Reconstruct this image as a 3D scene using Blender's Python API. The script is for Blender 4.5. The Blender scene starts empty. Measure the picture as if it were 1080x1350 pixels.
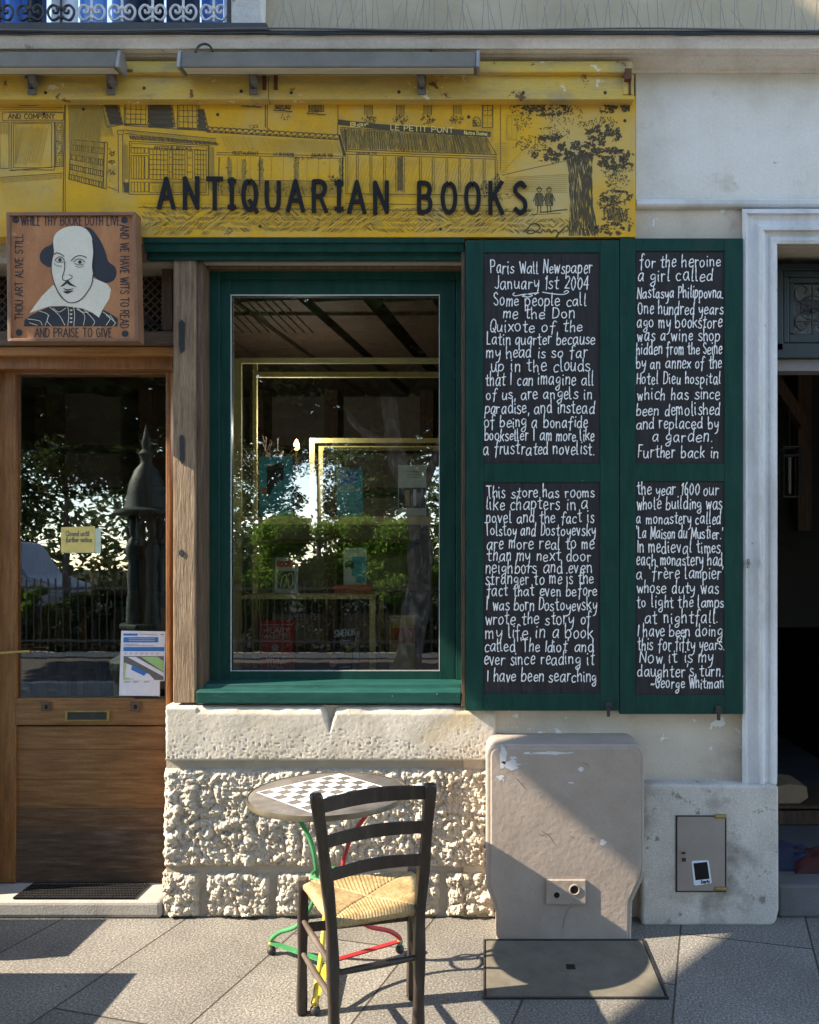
import bpy, math, random
from mathutils import Vector, noise
random.seed(7)
S = bpy.context.scene
COL = S.collection
R = math.radians

# ------------------------------------------------------------------ camera, sky, sun, exposure
F, CX, CY, H, D = 1081.0, 640.0, 742.0, 1.65, 3.82   # focal length and vanishing point in photo pixels, eye height, distance to wall
cam = bpy.data.cameras.new('camera'); camo = bpy.data.objects.new('camera', cam); COL.objects.link(camo)
cam.sensor_fit = 'VERTICAL'; cam.sensor_height = 24.0; cam.lens = 24.0*F/1350.0
cam.shift_x = -(CX-540)/1350.0; cam.shift_y = (CY-675)/1350.0
cam.clip_start = 0.05; cam.clip_end = 2000
camo.location = (0, -D, H); camo.rotation_euler = (R(90), 0, 0)
S.camera = camo
LDIR = Vector((1.0, 0.17, -0.72)).normalized()        # the way sunlight travels
W = bpy.data.worlds.new('World'); S.world = W; W.use_nodes = True
nt = W.node_tree; nt.nodes.clear()
sky = nt.nodes.new('ShaderNodeTexSky'); sky.sky_type = 'NISHITA'; sky.sun_disc = False
sky.dust_density = .15; sky.altitude = 2500; sky.sun_elevation = math.asin(-LDIR.z); sky.sun_rotation = math.atan2(-LDIR.x, -LDIR.y)
bg = nt.nodes.new('ShaderNodeBackground'); bg.inputs[1].default_value = 0.15
wo = nt.nodes.new('ShaderNodeOutputWorld')
nt.links.new(sky.outputs[0], bg.inputs[0]); nt.links.new(bg.outputs[0], wo.inputs[0])
sl = bpy.data.lights.new('sun', 'SUN'); sl.energy = 3.3; sl.angle = R(0.5); sl.color = (1.0, 0.95, 0.88)
so = bpy.data.objects.new('sun', sl); COL.objects.link(so); so.location = (-8, -3, 9)
so.rotation_euler = LDIR.to_track_quat('-Z', 'Y').to_euler()
S.view_settings.view_transform = 'Standard'; S.view_settings.look = 'None'
S.view_settings.exposure = 2.25; S.view_settings.use_white_balance = True; S.view_settings.white_balance_temperature = 7900; S.view_settings.white_balance_tint = 10; S.view_settings.gamma = 1.0
S.cycles.max_bounces = 8; S.cycles.transparent_max_bounces = 12
S.cycles.use_denoising = True

# ------------------------------------------------------------------ helpers
def P(px, py, Y=0.0):
    s = (D+Y)/F
    return Vector(((px-CX)*s, Y, H-(py-CY)*s))
def G(px, py, z=0.0):                                   # point of a horizontal plane under a pixel
    dep = (H-z)*F/(py-CY)
    return Vector(((px-CX)*dep/F, dep-D, z))
class MB:
    def __init__(s): s.v = []; s.f = []; s.m = []; s.k = 0
    def face(s, pts, m=0):
        b = len(s.v); s.v += [tuple(p) for p in pts]; s.f.append(tuple(range(b, b+len(pts)))); s.m.append(m)
    def box(s, x0, x1, y0, y1, z0, z1, m=0):
        b = len(s.v)
        s.v += [(x0,y0,z0),(x1,y0,z0),(x1,y1,z0),(x0,y1,z0),(x0,y0,z1),(x1,y0,z1),(x1,y1,z1),(x0,y1,z1)]
        for q in ((0,3,2,1),(4,5,6,7),(0,1,5,4),(1,2,6,5),(2,3,7,6),(3,0,4,7)):
            s.f.append(tuple(b+i for i in q)); s.m.append(m)
        return s
    def pb(s, px0, py0, px1, py1, Yf, Yb, m=0):          # box whose front face (at Yf) fills a pixel rectangle
        a = P(px0, py0, Yf); c = P(px1, py1, Yf)
        return s.box(a.x, c.x, Yf, Yb, c.z, a.z, m)
    def prism(s, pts, Yf, Yb, m=0, px=True):              # outline (pixels at Yf or (x,z)) extruded to Yb
        w = [P(x, y, Yf) if px else Vector((x, Yf, y)) for x, y in pts]
        ar = sum(w[i].x*w[(i+1) % len(w)].z - w[(i+1) % len(w)].x*w[i].z for i in range(len(w)))
        if ar < 0: w.reverse()
        n = len(w); b = len(s.v)
        s.v += [(p.x, Yf, p.z) for p in w] + [(p.x, Yb, p.z) for p in w]
        s.f.append(tuple(range(b, b+n))); s.m.append(m)
        s.f.append(tuple(range(b+2*n-1, b+n-1, -1))); s.m.append(m)
        for i in range(n):
            j = (i+1) % n
            s.f.append((b+i, b+n+i, b+n+j, b+j)); s.m.append(m)
        return s
    def tube(s, pts, r, n=8, m=0, cap=True):
        pts = [Vector(p) for p in pts]; k = len(pts)
        rr = r if isinstance(r, (list, tuple)) else [r]*k
        b = len(s.v); up = None
        for i, p in enumerate(pts):
            t = (pts[min(i+1, k-1)]-pts[max(i-1, 0)])
            t = t.normalized() if t.length > 1e-9 else Vector((0, 0, 1))
            if up is None: up = Vector((0, 1, 0)) if abs(t.y) < .9 else Vector((1, 0, 0))
            a = t.cross(up); a = a.normalized() if a.length > 1e-6 else t.orthogonal().normalized()
            c = a.cross(t).normalized(); up = c
            for j in range(n):
                q = 2*math.pi*j/n
                s.v.append(tuple(p + (a*math.cos(q) + c*math.sin(q))*rr[i]))
        for i in range(k-1):
            for j in range(n):
                s.f.append((b+i*n+j, b+i*n+(j+1) % n, b+(i+1)*n+(j+1) % n, b+(i+1)*n+j)); s.m.append(m)
        if cap:
            s.f.append(tuple(range(b+n-1, b-1, -1))); s.m.append(m)
            s.f.append(tuple(range(b+(k-1)*n, b+k*n))); s.m.append(m)
        return s
    def bar(s, a, b_, w, d, m=0, side=None):              # rectangular bar from a to b
        a = Vector(a); b_ = Vector(b_); t = (b_-a).normalized()
        u = Vector(side) if side else (Vector((0, 1, 0)) if abs(t.y) < .9 else Vector((1, 0, 0)))
        p = t.cross(u).normalized(); q = p.cross(t).normalized(); b = len(s.v)
        for e in (a, b_):
            for sx, sy in ((-1,-1),(1,-1),(1,1),(-1,1)):
                s.v.append(tuple(e + p*sx*w/2 + q*sy*d/2))
        for q4 in ((3,2,1,0),(4,5,6,7),(0,1,5,4),(1,2,6,5),(2,3,7,6),(3,0,4,7)):
            s.f.append(tuple(b+i for i in q4)); s.m.append(m)
        return s
    def lathe(s, prof, c=(0,0,0), n=20, m=0):              # (radius, z) profile about the vertical through c
        b = len(s.v)
        for r, z in prof:
            for j in range(n):
                q = 2*math.pi*j/n; s.v.append((c[0]+r*math.cos(q), c[1]+r*math.sin(q), c[2]+z))
        for i in range(len(prof)-1):
            for j in range(n):
                s.f.append((b+i*n+j, b+i*n+(j+1) % n, b+(i+1)*n+(j+1) % n, b+(i+1)*n+j)); s.m.append(m)
        return s
    def sweep(s, prof, x0, x1, m=0):                       # (Y, Z) profile drawn along X, closed outline
        n = len(prof); b = len(s.v)
        s.v += [(x0, y, z) for y, z in prof] + [(x1, y, z) for y, z in prof]
        for i in range(n):
            j = (i+1) % n; s.f.append((b+i, b+j, b+n+j, b+n+i)); s.m.append(m)
        s.f.append(tuple(range(b+n-1, b-1, -1))); s.m.append(m); s.f.append(tuple(range(b+n, b+2*n))); s.m.append(m)
        return s
    def ball(s, c, r, m=0, n=12, sz=1.0):
        return s.lathe([(max(1e-4, r*math.sin(math.pi*i/8)), -r*sz*math.cos(math.pi*i/8)) for i in range(9)], c, n, m)
    def ribbon(s, pts, w, Y, m=0, px=True, cap=True):      # painted stroke on the plane Y, points and width in pixels
        s.k += 1; Y = Y - 0.00006*(s.k % 9)
        p = [pts[0]]
        for q in pts[1:]:
            if math.hypot(q[0]-p[-1][0], q[1]-p[-1][1]) > 1e-4: p.append(q)
        if len(p) < 2: return s
        n = len(p); L = []; Rr = []
        for i in range(n):
            ax, ay = p[max(i-1, 0)]; bx, by = p[min(i+1, n-1)]
            dx, dy = bx-ax, by-ay; l = math.hypot(dx, dy) or 1.0
            nx, ny = -dy/l, dx/l; ww = (w[i] if isinstance(w, list) else w)/2
            if 0 < i < n-1:
                ex, ey = p[i+1][0]-p[i][0], p[i+1][1]-p[i][1]; el = math.hypot(ex, ey)
                cs = max(.45, (ex*dx+ey*dy)/(el*l)); ww /= cs
            L.append((p[i][0]+nx*ww, p[i][1]+ny*ww)); Rr.append((p[i][0]-nx*ww, p[i][1]-ny*ww))
        def cp(c, a, sgn, ww):
            o = []
            for t in (.25, .5, .75):
                q = a + sgn*math.pi*t; o.append((c[0]+ww*math.cos(q), c[1]+ww*math.sin(q)))
            return o
        ring = None
        w0 = (w[0] if isinstance(w, list) else w)/2; w1 = (w[-1] if isinstance(w, list) else w)/2
        b = len(s.v)
        to = (lambda q: tuple(P(q[0], q[1], Y))) if px else (lambda q: (q[0], Y, q[1]))
        s.v += [to(q) for q in L] + [to(q) for q in Rr]
        for i in range(n-1):
            f = (b+i, b+i+1, b+n+i+1, b+n+i)
            s.f.append(f if px else f[::-1]); s.m.append(m)
        if cap and w0 > (.3 if px else .0002):
            a0 = math.atan2(L[0][1]-p[0][1], L[0][0]-p[0][0]); c = cp(p[0], a0, 1, w0)
            bb = len(s.v); s.v += [to(q) for q in c]; f = (b, b+n, bb+2, bb+1, bb); s.f.append(f if px else f[::-1]); s.m.append(m)
            a1 = math.atan2(L[-1][1]-p[-1][1], L[-1][0]-p[-1][0]); c = cp(p[-1], a1, -1, w1)
            bb = len(s.v); s.v += [to(q) for q in c]; f = (b+n-1, bb, bb+1, bb+2, b+2*n-1); s.f.append(f if px else f[::-1]); s.m.append(m)
        return s
    def build(s, name, mats, parent=None, bevel=0, smooth=False, base=None, seg=2, solid=0):
        if not isinstance(mats, (list, tuple)): mats = [mats]
        if parent is not None:
            o0 = Vector((0, 0, 0)); q = parent
            while q: o0 += q.location; q = q.parent
        elif base is not None: o0 = Vector(base)
        else:
            xs = [v[0] for v in s.v]; ys = [v[1] for v in s.v]; zs = [v[2] for v in s.v]
            o0 = Vector(((min(xs)+max(xs))/2, (min(ys)+max(ys))/2, min(zs)))
        me = bpy.data.meshes.new(name)
        me.from_pydata([(v[0]-o0.x, v[1]-o0.y, v[2]-o0.z) for v in s.v], [], s.f)
        for mm in mats: me.materials.append(mm)
        me.polygons.foreach_set('material_index', s.m)
        if smooth:
            me.polygons.foreach_set('use_smooth', [True]*len(s.f)); me.set_sharp_from_angle(angle=R(40))
        me.update()
        o = bpy.data.objects.new(name, me); COL.objects.link(o)
        if parent is not None: o.parent = parent
        else: o.location = o0
        if bevel:
            b = o.modifiers.new('bevel', 'BEVEL'); b.width = bevel; b.segments = seg; b.limit_method = 'ANGLE'; b.angle_limit = R(35)
        if solid:
            b = o.modifiers.new('solid', 'SOLIDIFY'); b.thickness = solid
        return o
def tag(o, label=None, cat=None, group=None, kind=None):
    if label: o['label'] = label
    if cat: o['category'] = cat
    if group: o['group'] = group
    if kind: o['kind'] = kind
    return o
def thing(name, loc, label, cat, group=None):
    o = bpy.data.objects.new(name, None); COL.objects.link(o); o.location = loc; o.empty_display_size = .1
    return tag(o, label, cat, group)
def copy_tree(o, parent=None):
    c = o.copy(); COL.objects.link(c); c.parent = parent
    for ch in list(o.children): copy_tree(ch, c)
    return c
def smooth_pts(p, n=6, closed=False):                      # Catmull-Rom through the points
    if len(p) < 3 and not closed: return list(p)
    o = []; N = len(p); rng = range(N if closed else N-1)
    for i in rng:
        g = (lambda k: p[k % N]) if closed else (lambda k: p[max(0, min(N-1, k))])
        p0, p1, p2, p3 = g(i-1), g(i), g(i+1), g(i+2)
        for j in range(n):
            t = j/n; t2 = t*t; t3 = t2*t
            o.append(tuple(.5*(2*b + (c-a)*t + (2*a-5*b+4*c-d)*t2 + (3*b-a-3*c+d)*t3) for a, b, c, d in zip(p0, p1, p2, p3)))
    if not closed: o.append(tuple(p[-1]))
    return o

# ------------------------------------------------------------------ materials
def mat(name, cols, scale=6, rough=.7, bump=0, bscale=40, stretch=(1,1,1), metal=0, flakes=None, grain=0.0, spec=.5, patches=None, contrast=.25, coat=0):
    """layered noise colour; flakes/patches = (colour, scale, threshold, softness): marks with an outline of their own"""
    m = bpy.data.materials.new(name); m.use_nodes = True; n = m.node_tree.nodes; l = m.node_tree.links
    b = n['Principled BSDF']; tc = n.new('ShaderNodeTexCoord'); mp = n.new('ShaderNodeMapping')
    mp.inputs['Scale'].default_value = stretch; l.new(tc.outputs['Object'], mp.inputs[0]); v = mp.outputs[0]
    nz = n.new('ShaderNodeTexNoise'); nz.inputs['Scale'].default_value = scale; nz.inputs['Detail'].default_value = 9; nz.inputs['Roughness'].default_value = .62
    l.new(v, nz.inputs['Vector'])
    rp = n.new('ShaderNodeValToRGB'); e = rp.color_ramp.elements
    k = len(cols); e[0].position = .5-contrast; e[0].color = (*cols[0], 1); e[1].position = .5+contrast; e[1].color = (*cols[-1], 1)
    for i in range(1, k-1):
        x = e.new(.5-contrast+2*contrast*i/(k-1)); x.color = (*cols[i], 1)
    l.new(nz.outputs[0], rp.inputs[0]); c = rp.outputs[0]
    if grain:
        g = n.new('ShaderNodeTexNoise'); g.inputs['Scale'].default_value = bscale*2.2; g.inputs['Detail'].default_value = 3; l.new(v, g.inputs['Vector'])
        mr = n.new('ShaderNodeMapRange'); mr.inputs[1].default_value = .3; mr.inputs[2].default_value = .7; mr.inputs[3].default_value = 1-grain; mr.inputs[4].default_value = 1+grain
        l.new(g.outputs[0], mr.inputs[0]); mx = n.new('ShaderNodeMix'); mx.data_type = 'RGBA'; mx.blend_type = 'MULTIPLY'; mx.inputs[0].default_value = 1
        l.new(c, mx.inputs[6]); l.new(mr.outputs[0], mx.inputs[7]); c = mx.outputs[2]
    for fl in (patches, flakes):
        if not fl: continue
        for (fc, fs, th, sf) in (fl if isinstance(fl, list) else [fl]):
            g = n.new('ShaderNodeTexNoise'); g.inputs['Scale'].default_value = fs; g.inputs['Detail'].default_value = 7; g.inputs['Roughness'].default_value = .6
            l.new(tc.outputs['Object'], g.inputs['Vector'])
            mr = n.new('ShaderNodeMapRange'); mr.inputs[1].default_value = th; mr.inputs[2].default_value = th+sf; l.new(g.outputs[0], mr.inputs[0])
            mx = n.new('ShaderNodeMix'); mx.data_type = 'RGBA'; l.new(mr.outputs[0], mx.inputs[0]); l.new(c, mx.inputs[6]); mx.inputs[7].default_value = (*fc, 1); c = mx.outputs[2]
    l.new(c, b.inputs['Base Color'])
    rn = n.new('ShaderNodeMapRange'); rn.inputs[3].default_value = max(0, rough-.12); rn.inputs[4].default_value = min(1, rough+.12); l.new(nz.outputs[0], rn.inputs[0]); l.new(rn.outputs[0], b.inputs['Roughness'])
    b.inputs['Metallic'].default_value = metal; b.inputs['Specular IOR Level'].default_value = spec
    if coat: b.inputs['Coat Weight'].default_value = coat; b.inputs['Coat Roughness'].default_value = .15
    if bump:
        g = n.new('ShaderNodeTexNoise'); g.inputs['Scale'].default_value = bscale; g.inputs['Detail'].default_value = 8; g.inputs['Roughness'].default_value = .6; l.new(v, g.inputs['Vector'])
        bp = n.new('ShaderNodeBump'); bp.inputs['Strength'].default_value = 1; bp.inputs['Distance'].default_value = bump
        l.new(g.outputs[0], bp.inputs['Height']); l.new(bp.outputs[0], b.inputs['Normal'])
    return m
def plain(name, c, rough=.6, metal=0, emit=0, spec=.5):
    m = mat(name, [tuple(x*.88 for x in c), tuple(min(1, x*1.1) for x in c)], 30, rough, metal=metal, spec=spec)
    if emit:
        b = m.node_tree.nodes['Principled BSDF']; b.inputs['Emission Color'].default_value = (1, .62, .25, 1); b.inputs['Emission Strength'].default_value = emit
    return m
def glass_mat(name, refl, tint=(1, 1, 1)):
    m = bpy.data.materials.new(name); m.use_nodes = True; n = m.node_tree.nodes; l = m.node_tree.links; n.clear()
    t = n.new('ShaderNodeBsdfTransparent'); t.inputs[0].default_value = (*tint, 1)
    g = n.new('ShaderNodeBsdfGlossy'); g.inputs['Roughness'].default_value = 0.0
    tc = n.new('ShaderNodeTexCoord'); nz = n.new('ShaderNodeTexNoise'); nz.inputs['Scale'].default_value = 5.0; nz.inputs['Detail'].default_value = 2; l.new(tc.outputs['Object'], nz.inputs['Vector'])
    bp = n.new('ShaderNodeBump'); bp.inputs['Distance'].default_value = .00018; l.new(nz.outputs[0], bp.inputs['Height']); l.new(bp.outputs[0], g.inputs['Normal'])
    fr = n.new('ShaderNodeLayerWeight'); fr.inputs[0].default_value = .3
    mr = n.new('ShaderNodeMapRange'); mr.inputs[3].default_value = refl; mr.inputs[4].default_value = 1.0; l.new(fr.outputs[0], mr.inputs[0])
    mx = n.new('ShaderNodeMixShader'); mx.inputs[0].default_value = refl
    l.new(mr.outputs[0], mx.inputs[0])
    l.new(t.outputs[0], mx.inputs[1]); l.new(g.outputs[0], mx.inputs[2])
    o = n.new('ShaderNodeOutputMaterial'); l.new(mx.outputs[0], o.inputs[0]); return m

def leaf(name, cols, scale, rough):
    m = mat(name, cols, scale, .75, spec=.12); n = m.node_tree.nodes; l = m.node_tree.links; b = n['Principled BSDF']
    tr = n.new('ShaderNodeBsdfTranslucent'); mx = n.new('ShaderNodeMixShader'); mx.inputs[0].default_value = .4
    l.new(b.inputs['Base Color'].links[0].from_socket, tr.inputs[0]); l.new(b.outputs[0], mx.inputs[1]); l.new(tr.outputs[0], mx.inputs[2])
    l.new(mx.outputs[0], n['Material Output'].inputs[0]); return m
M = {}
M['plaster_white'] = mat('white plaster', [(.50,.46,.38),(.66,.63,.58),(.74,.725,.69)], 2.2, .85, .0022, 40, flakes=[((.50,.46,.39), 4, .60, .10), ((.33,.30,.26), 21, .70, .02)], grain=.05)
M['plaster_beige'] = mat('beige plaster', [(.42,.35,.27),(.54,.465,.37),(.60,.53,.44)], 4, .85, .002, 50, patches=((.36,.30,.23), 3, .56, .12), flakes=[((.66,.66,.64), 13, .625, .008)], grain=.06)
M['surround'] = mat('painted stone surround', [(.38,.375,.36),(.56,.565,.57),(.66,.67,.68)], 5, .6, .0012, 70, stretch=(1,1,.35), flakes=[((.33,.28,.21), 17, .70, .02), ((.40,.37,.32), 6, .66, .06)], grain=.06)
M['cornice'] = mat('cornice stone', [(.50,.45,.40),(.66,.61,.55),(.74,.69,.63)], 5, .85, .003, 45, flakes=((.22,.19,.16), 9, .66, .05), grain=.08)
M['upper'] = mat('upper wall stone', [(.36,.28,.18),(.52,.43,.30)], 3, .85, .002, 40)
M['stone'] = mat('pale limestone', [(.38,.335,.265),(.50,.45,.375),(.56,.52,.45)], 6, .9, .0015, 90, patches=((.44,.34,.20), 2.2, .60, .1), grain=.08)
M['rough'] = mat('rough limestone', [(.29,.25,.195),(.43,.38,.31),(.51,.465,.395)], 9, .92, .003, 120, grain=.1)
M['mortar'] = mat('mortar', [(.32,.28,.23),(.42,.38,.32)], 10, .9, .002, 120)
M['plinth'] = mat('grey render', [(.36,.335,.29),(.50,.47,.42),(.58,.55,.50)], 6, .9, .003, 70, patches=[((.20,.18,.15), 2.6, .54, .12), ((.22,.20,.17), 14, .62, .06)], grain=.2)
M['box'] = mat('taupe painted metal', [(.265,.215,.178),(.325,.265,.22),(.375,.31,.26)], 5, .75, .0022, 38, flakes=[((.70,.70,.72), 7, .735, .01), ((.20,.15,.12), 16, .715, .015)], grain=.04)
M['door_meter'] = mat('worn taupe hatch', [(.24,.20,.17),(.30,.255,.22)], 8, .6, .0008, 60, flakes=[((.50,.45,.30), 9, .66, .03), ((.14,.11,.10), 25, .70, .02)])
M['green'] = mat('dark green gloss paint', [(.003,.031,.024),(.005,.043,.034),(.009,.055,.043)], 5, .42, .0006, 22, spec=.17, stretch=(6,6,1), patches=((.014,.045,.036), 4, .58, .1), flakes=[((.45,.50,.46), 24, .735, .01)], grain=.06)
M['green_sill'] = mat('green sill paint', [(.004,.045,.037),(.009,.080,.066)], 7, .45, .0015, 30, stretch=(1,4,4), spec=.3, flakes=[((.45,.52,.47), 34, .69, .02)])
M['wood_door'] = mat('brown door wood', [(.10,.040,.012),(.20,.085,.026),(.30,.14,.05)], 5, .5, .0012, 26, stretch=(1.2,8,14), grain=.25, patches=((.06,.035,.02), 3, .66, .15))
M['wood_doorv'] = mat('brown door stile wood', [(.12,.042,.012),(.22,.085,.024),(.32,.14,.045)], 5, .5, .0012, 26, stretch=(14,8,1.2), grain=.25)
M['wood_kick'] = mat('scuffed dark door wood', [(.035,.020,.012),(.085,.050,.028),(.17,.12,.08)], 5, .7, .0012, 26, stretch=(1.4,8,12), grain=.3)
M['wood_mid'] = mat('scuffed brown door wood', [(.06,.028,.012),(.125,.060,.024),(.22,.13,.07)], 5, .6, .0012, 26, stretch=(1.3,8,13), grain=.28)
M['wood_post'] = mat('weathered grey brown post', [(.07,.042,.024),(.22,.145,.088),(.37,.265,.17)], 5, .8, .006, 12, stretch=(14,14,.9), grain=.25)
M['wood_dark'] = mat('old dark brown wood', [(.035,.020,.012),(.10,.058,.032),(.17,.10,.06)], 5, .7, .003, 20, stretch=(14,14,1.2), grain=.2)
M['wood_darkh'] = mat('old dark brown beam', [(.035,.020,.012),(.09,.055,.033),(.15,.10,.065)], 5, .7, .003, 20, stretch=(1.2,14,14), grain=.2)
M['wood_orange'] = mat('orange varnished strip', [(.26,.10,.025),(.42,.19,.055)], 5, .45, .001, 20, stretch=(1.2,10,14), grain=.2)
M['yellow'] = mat('yellow painted board', [(.45,.28,.06),(.65,.355,.028),(.72,.385,.015)], 3.4, .65, .0006, 50, spec=.2, patches=[((.52,.39,.16), 1.5, .47, .2), ((.36,.24,.06), 6, .62, .14), ((.26,.17,.05), 40, .68, .05)], grain=.05)
M['yellow_rail'] = mat('yellow painted rail', [(.36,.27,.13),(.56,.385,.10),(.66,.41,.04)], 5, .6, .002, 30, spec=.25, stretch=(.6,3,3), patches=((.34,.27,.15), 3, .55, .12), flakes=[((.66,.58,.42), 13, .645, .02), ((.16,.08,.03), 12, .635, .03)], grain=.08)
M['ink'] = plain('ink', (.075,.052,.020), .7)
M['ink2'] = plain('pale ink', (.33,.21,.035), .7)
M['black'] = plain('black lettering', (.010,.010,.010), .55, spec=.2)
M['blackmetal'] = mat('black iron', [(.010,.010,.012),(.03,.028,.026)], 20, .5, .001, 60)
M['chalkboard'] = mat('black board', [(.012,.011,.012),(.022,.020,.022),(.034,.032,.035)], 5, .75, .0008, 18, stretch=(9,4,1), grain=.12, spec=.3)
M['chalk'] = mat('white chalk paint', [(.70,.70,.70),(.92,.92,.91)], 60, .8)
M['grey_light'] = mat('grey lamp housing', [(.13,.118,.096),(.20,.182,.15)], 8, .85, .0005, 80, flakes=((.20,.19,.17), 14, .68, .03))
M['alu'] = mat('dull aluminium', [(.20,.19,.18),(.34,.33,.32)], 12, .45, .0005, 60, metal=.4)
M['lens'] = mat('dusty lamp lens', [(.42,.40,.34),(.60,.58,.50)], 14, .35, stretch=(.4,3,3))
M['copper'] = mat('orange brown plaque', [(.28,.105,.042),(.40,.16,.065),(.50,.235,.105)], 4, .75, .0008, 40, stretch=(2,2,1), flakes=((.55,.33,.18), 7, .69, .03), grain=.08)
M['rim'] = mat('plaque rim', [(.16,.075,.04),(.26,.13,.07)], 10, .5, .001, 50)
M['cream'] = mat('cream paint', [(.62,.57,.46),(.76,.71,.59)], 7, .6, .0004, 60, grain=.05)
M['navy'] = mat('blue black paint', [(.010,.011,.016),(.020,.021,.028)], 9, .5)
M['brass'] = mat('dull brass', [(.30,.21,.07),(.46,.34,.12)], 14, .35, metal=.8)
M['shelf'] = mat('pale brass bar', [(.50,.43,.16),(.62,.54,.22)], 8, .75, metal=.0, spec=.3)
M['paper'] = plain('white paper', (.72,.70,.76), .7)
M['blue'] = plain('blue print', (.02,.16,.45), .6)
M['grey_p'] = plain('grey print', (.13,.12,.12), .6)
M['lime_p'] = plain('green print', (.30,.55,.20), .6)
M['olive_p'] = plain('olive print', (.48,.50,.22), .6)
M['teal_p'] = plain('teal print', (.03,.36,.40), .5)
M['red_p'] = plain('red print', (.60,.05,.035), .6)
M['orange_p'] = plain('orange print', (.60,.14,.03), .5)
M['yellow_p'] = plain('yellow print', (.72,.55,.17), .6)
M['mint_p'] = plain('mint print', (.52,.62,.50), .6)
M['pink_p'] = plain('pink print', (.60,.30,.26), .6)
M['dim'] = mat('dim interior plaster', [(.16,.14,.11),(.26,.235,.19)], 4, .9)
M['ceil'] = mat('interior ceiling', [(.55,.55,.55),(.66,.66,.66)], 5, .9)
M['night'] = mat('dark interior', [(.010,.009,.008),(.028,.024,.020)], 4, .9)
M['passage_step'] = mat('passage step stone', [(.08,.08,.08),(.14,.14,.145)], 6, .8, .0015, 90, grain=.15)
M['concrete'] = mat('lid concrete', [(.085,.075,.055),(.15,.135,.105)], 9, .9, .0015, 160, grain=.28)
M['step'] = mat('worn step stone', [(.27,.25,.22),(.38,.36,.33)], 6, .8, .0015, 90, grain=.15)
M['chair'] = mat('dark brown chair wood', [(.010,.0065,.0045),(.022,.0145,.010),(.046,.032,.024)], 6, .38, .0012, 24, stretch=(6,6,1.5), grain=.2)
M['rung'] = mat('worn chair rung', [(.05,.035,.025),(.13,.10,.08)], 9, .5, .001, 30)
M['rush'] = mat('straw rush', [(.20,.125,.05),(.32,.22,.10),(.40,.295,.15)], 12, .65, .002, 60, grain=.25)
M['table_top'] = mat('worn grey brown table top', [(.055,.05,.046),(.11,.10,.092),(.16,.148,.135)], 12, .6, .001, 60, flakes=((.36,.33,.28), 15, .66, .04))
M['table_rim'] = mat('worn grey rim', [(.08,.075,.068),(.24,.20,.13)], 16, .4, metal=.5)
M['white_sq'] = mat('white painted square', [(.70,.70,.70),(.84,.84,.84)], 20, .6, flakes=((.35,.33,.31), 30, .67, .03))
M['leg_green'] = mat('green painted iron', [(.02,.16,.055),(.05,.28,.11)], 20, .4, flakes=((.05,.06,.05), 40, .66, .03))
M['leg_red'] = mat('red painted iron', [(.30,.015,.02),(.45,.03,.035)], 20, .4, flakes=((.08,.03,.03), 40, .67, .03))
M['leg_yellow'] = mat('yellow painted iron', [(.60,.42,.03),(.72,.53,.06)], 20, .4, flakes=((.05,.05,.05), 40, .66, .03))
M['rubber'] = plain('black rubber', (.02,.02,.022), .6)
M['iron_white'] = mat('white flaking iron', [(.45,.45,.45),(.66,.66,.66)], 20, .5)
M['reflect_dark'] = mat('dark sky reflection', [(.01,.02,.05),(.03,.05,.10)], 8, .8)  # these three tones paint the sky mirrored in the upper window
M['reflect_blue'] = mat('blue sky reflection', [(.04,.17,.55),(.12,.36,.80)], 6, .8, .002, 30, stretch=(4,4,.6))
M['reflect_white'] = mat('white sky reflection', [(.6,.62,.68),(.8,.82,.86)], 6, .8, .002, 30, stretch=(4,4,.6))
M['flash'] = mat('dark lead flashing', [(.018,.020,.020),(.05,.052,.05)], 10, .6, .002, 40)
M['cable'] = plain('dusty cable', (.12,.115,.11), .6)
M['spike'] = plain('steel wire', (.16,.155,.15), .4, metal=.5)
M['teal_door'] = mat('dark blue green door paint', [(.006,.013,.015),(.010,.022,.026)], 6, .4, .0006, 30, stretch=(5,5,1))
M['cardboard'] = mat('cardboard', [(.28,.19,.11),(.38,.27,.16)], 6, .8)
M['awning'] = mat('dark green awning cloth', [(.09,.105,.09),(.13,.145,.125)], 8, .9)
M['leafA'] = leaf('olive leaves', [(.05,.085,.03),(.09,.13,.05),(.13,.17,.08)], 1.6, .5)
M['leafB'] = leaf('bright shrub leaves', [(.055,.12,.015),(.10,.20,.03),(.16,.28,.05)], 1.8, .5)
M['leafC'] = leaf('dark tree leaves', [(.012,.028,.008),(.035,.065,.018)], 1.6, .5)
M['bark'] = mat('flaking grey bark', [(.012,.011,.010),(.05,.045,.04),(.26,.245,.22)], 11, .95, .05, 16, stretch=(1,1,.6))
M['fount'] = mat('dark green cast iron', [(.006,.020,.019),(.014,.040,.036)], 10, .6, .001, 30, metal=.3)
M['van'] = mat('white van paint', [(.16,.18,.22),(.22,.24,.28)], 3, .35, coat=.2)
M['autoglass'] = plain('dark car glass', (.02,.025,.03), .08)
M['asphalt'] = mat('asphalt', [(.020,.020,.021),(.038,.037,.036)], 3, .9, .002, 80, grain=.2)
M['earth'] = mat('garden earth', [(.012,.012,.008),(.022,.021,.013)], 2, .95, spec=.05)
M['win_glass'] = glass_mat('window glass', .20)
M['door_glass'] = glass_mat('door glass', .14)
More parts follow.
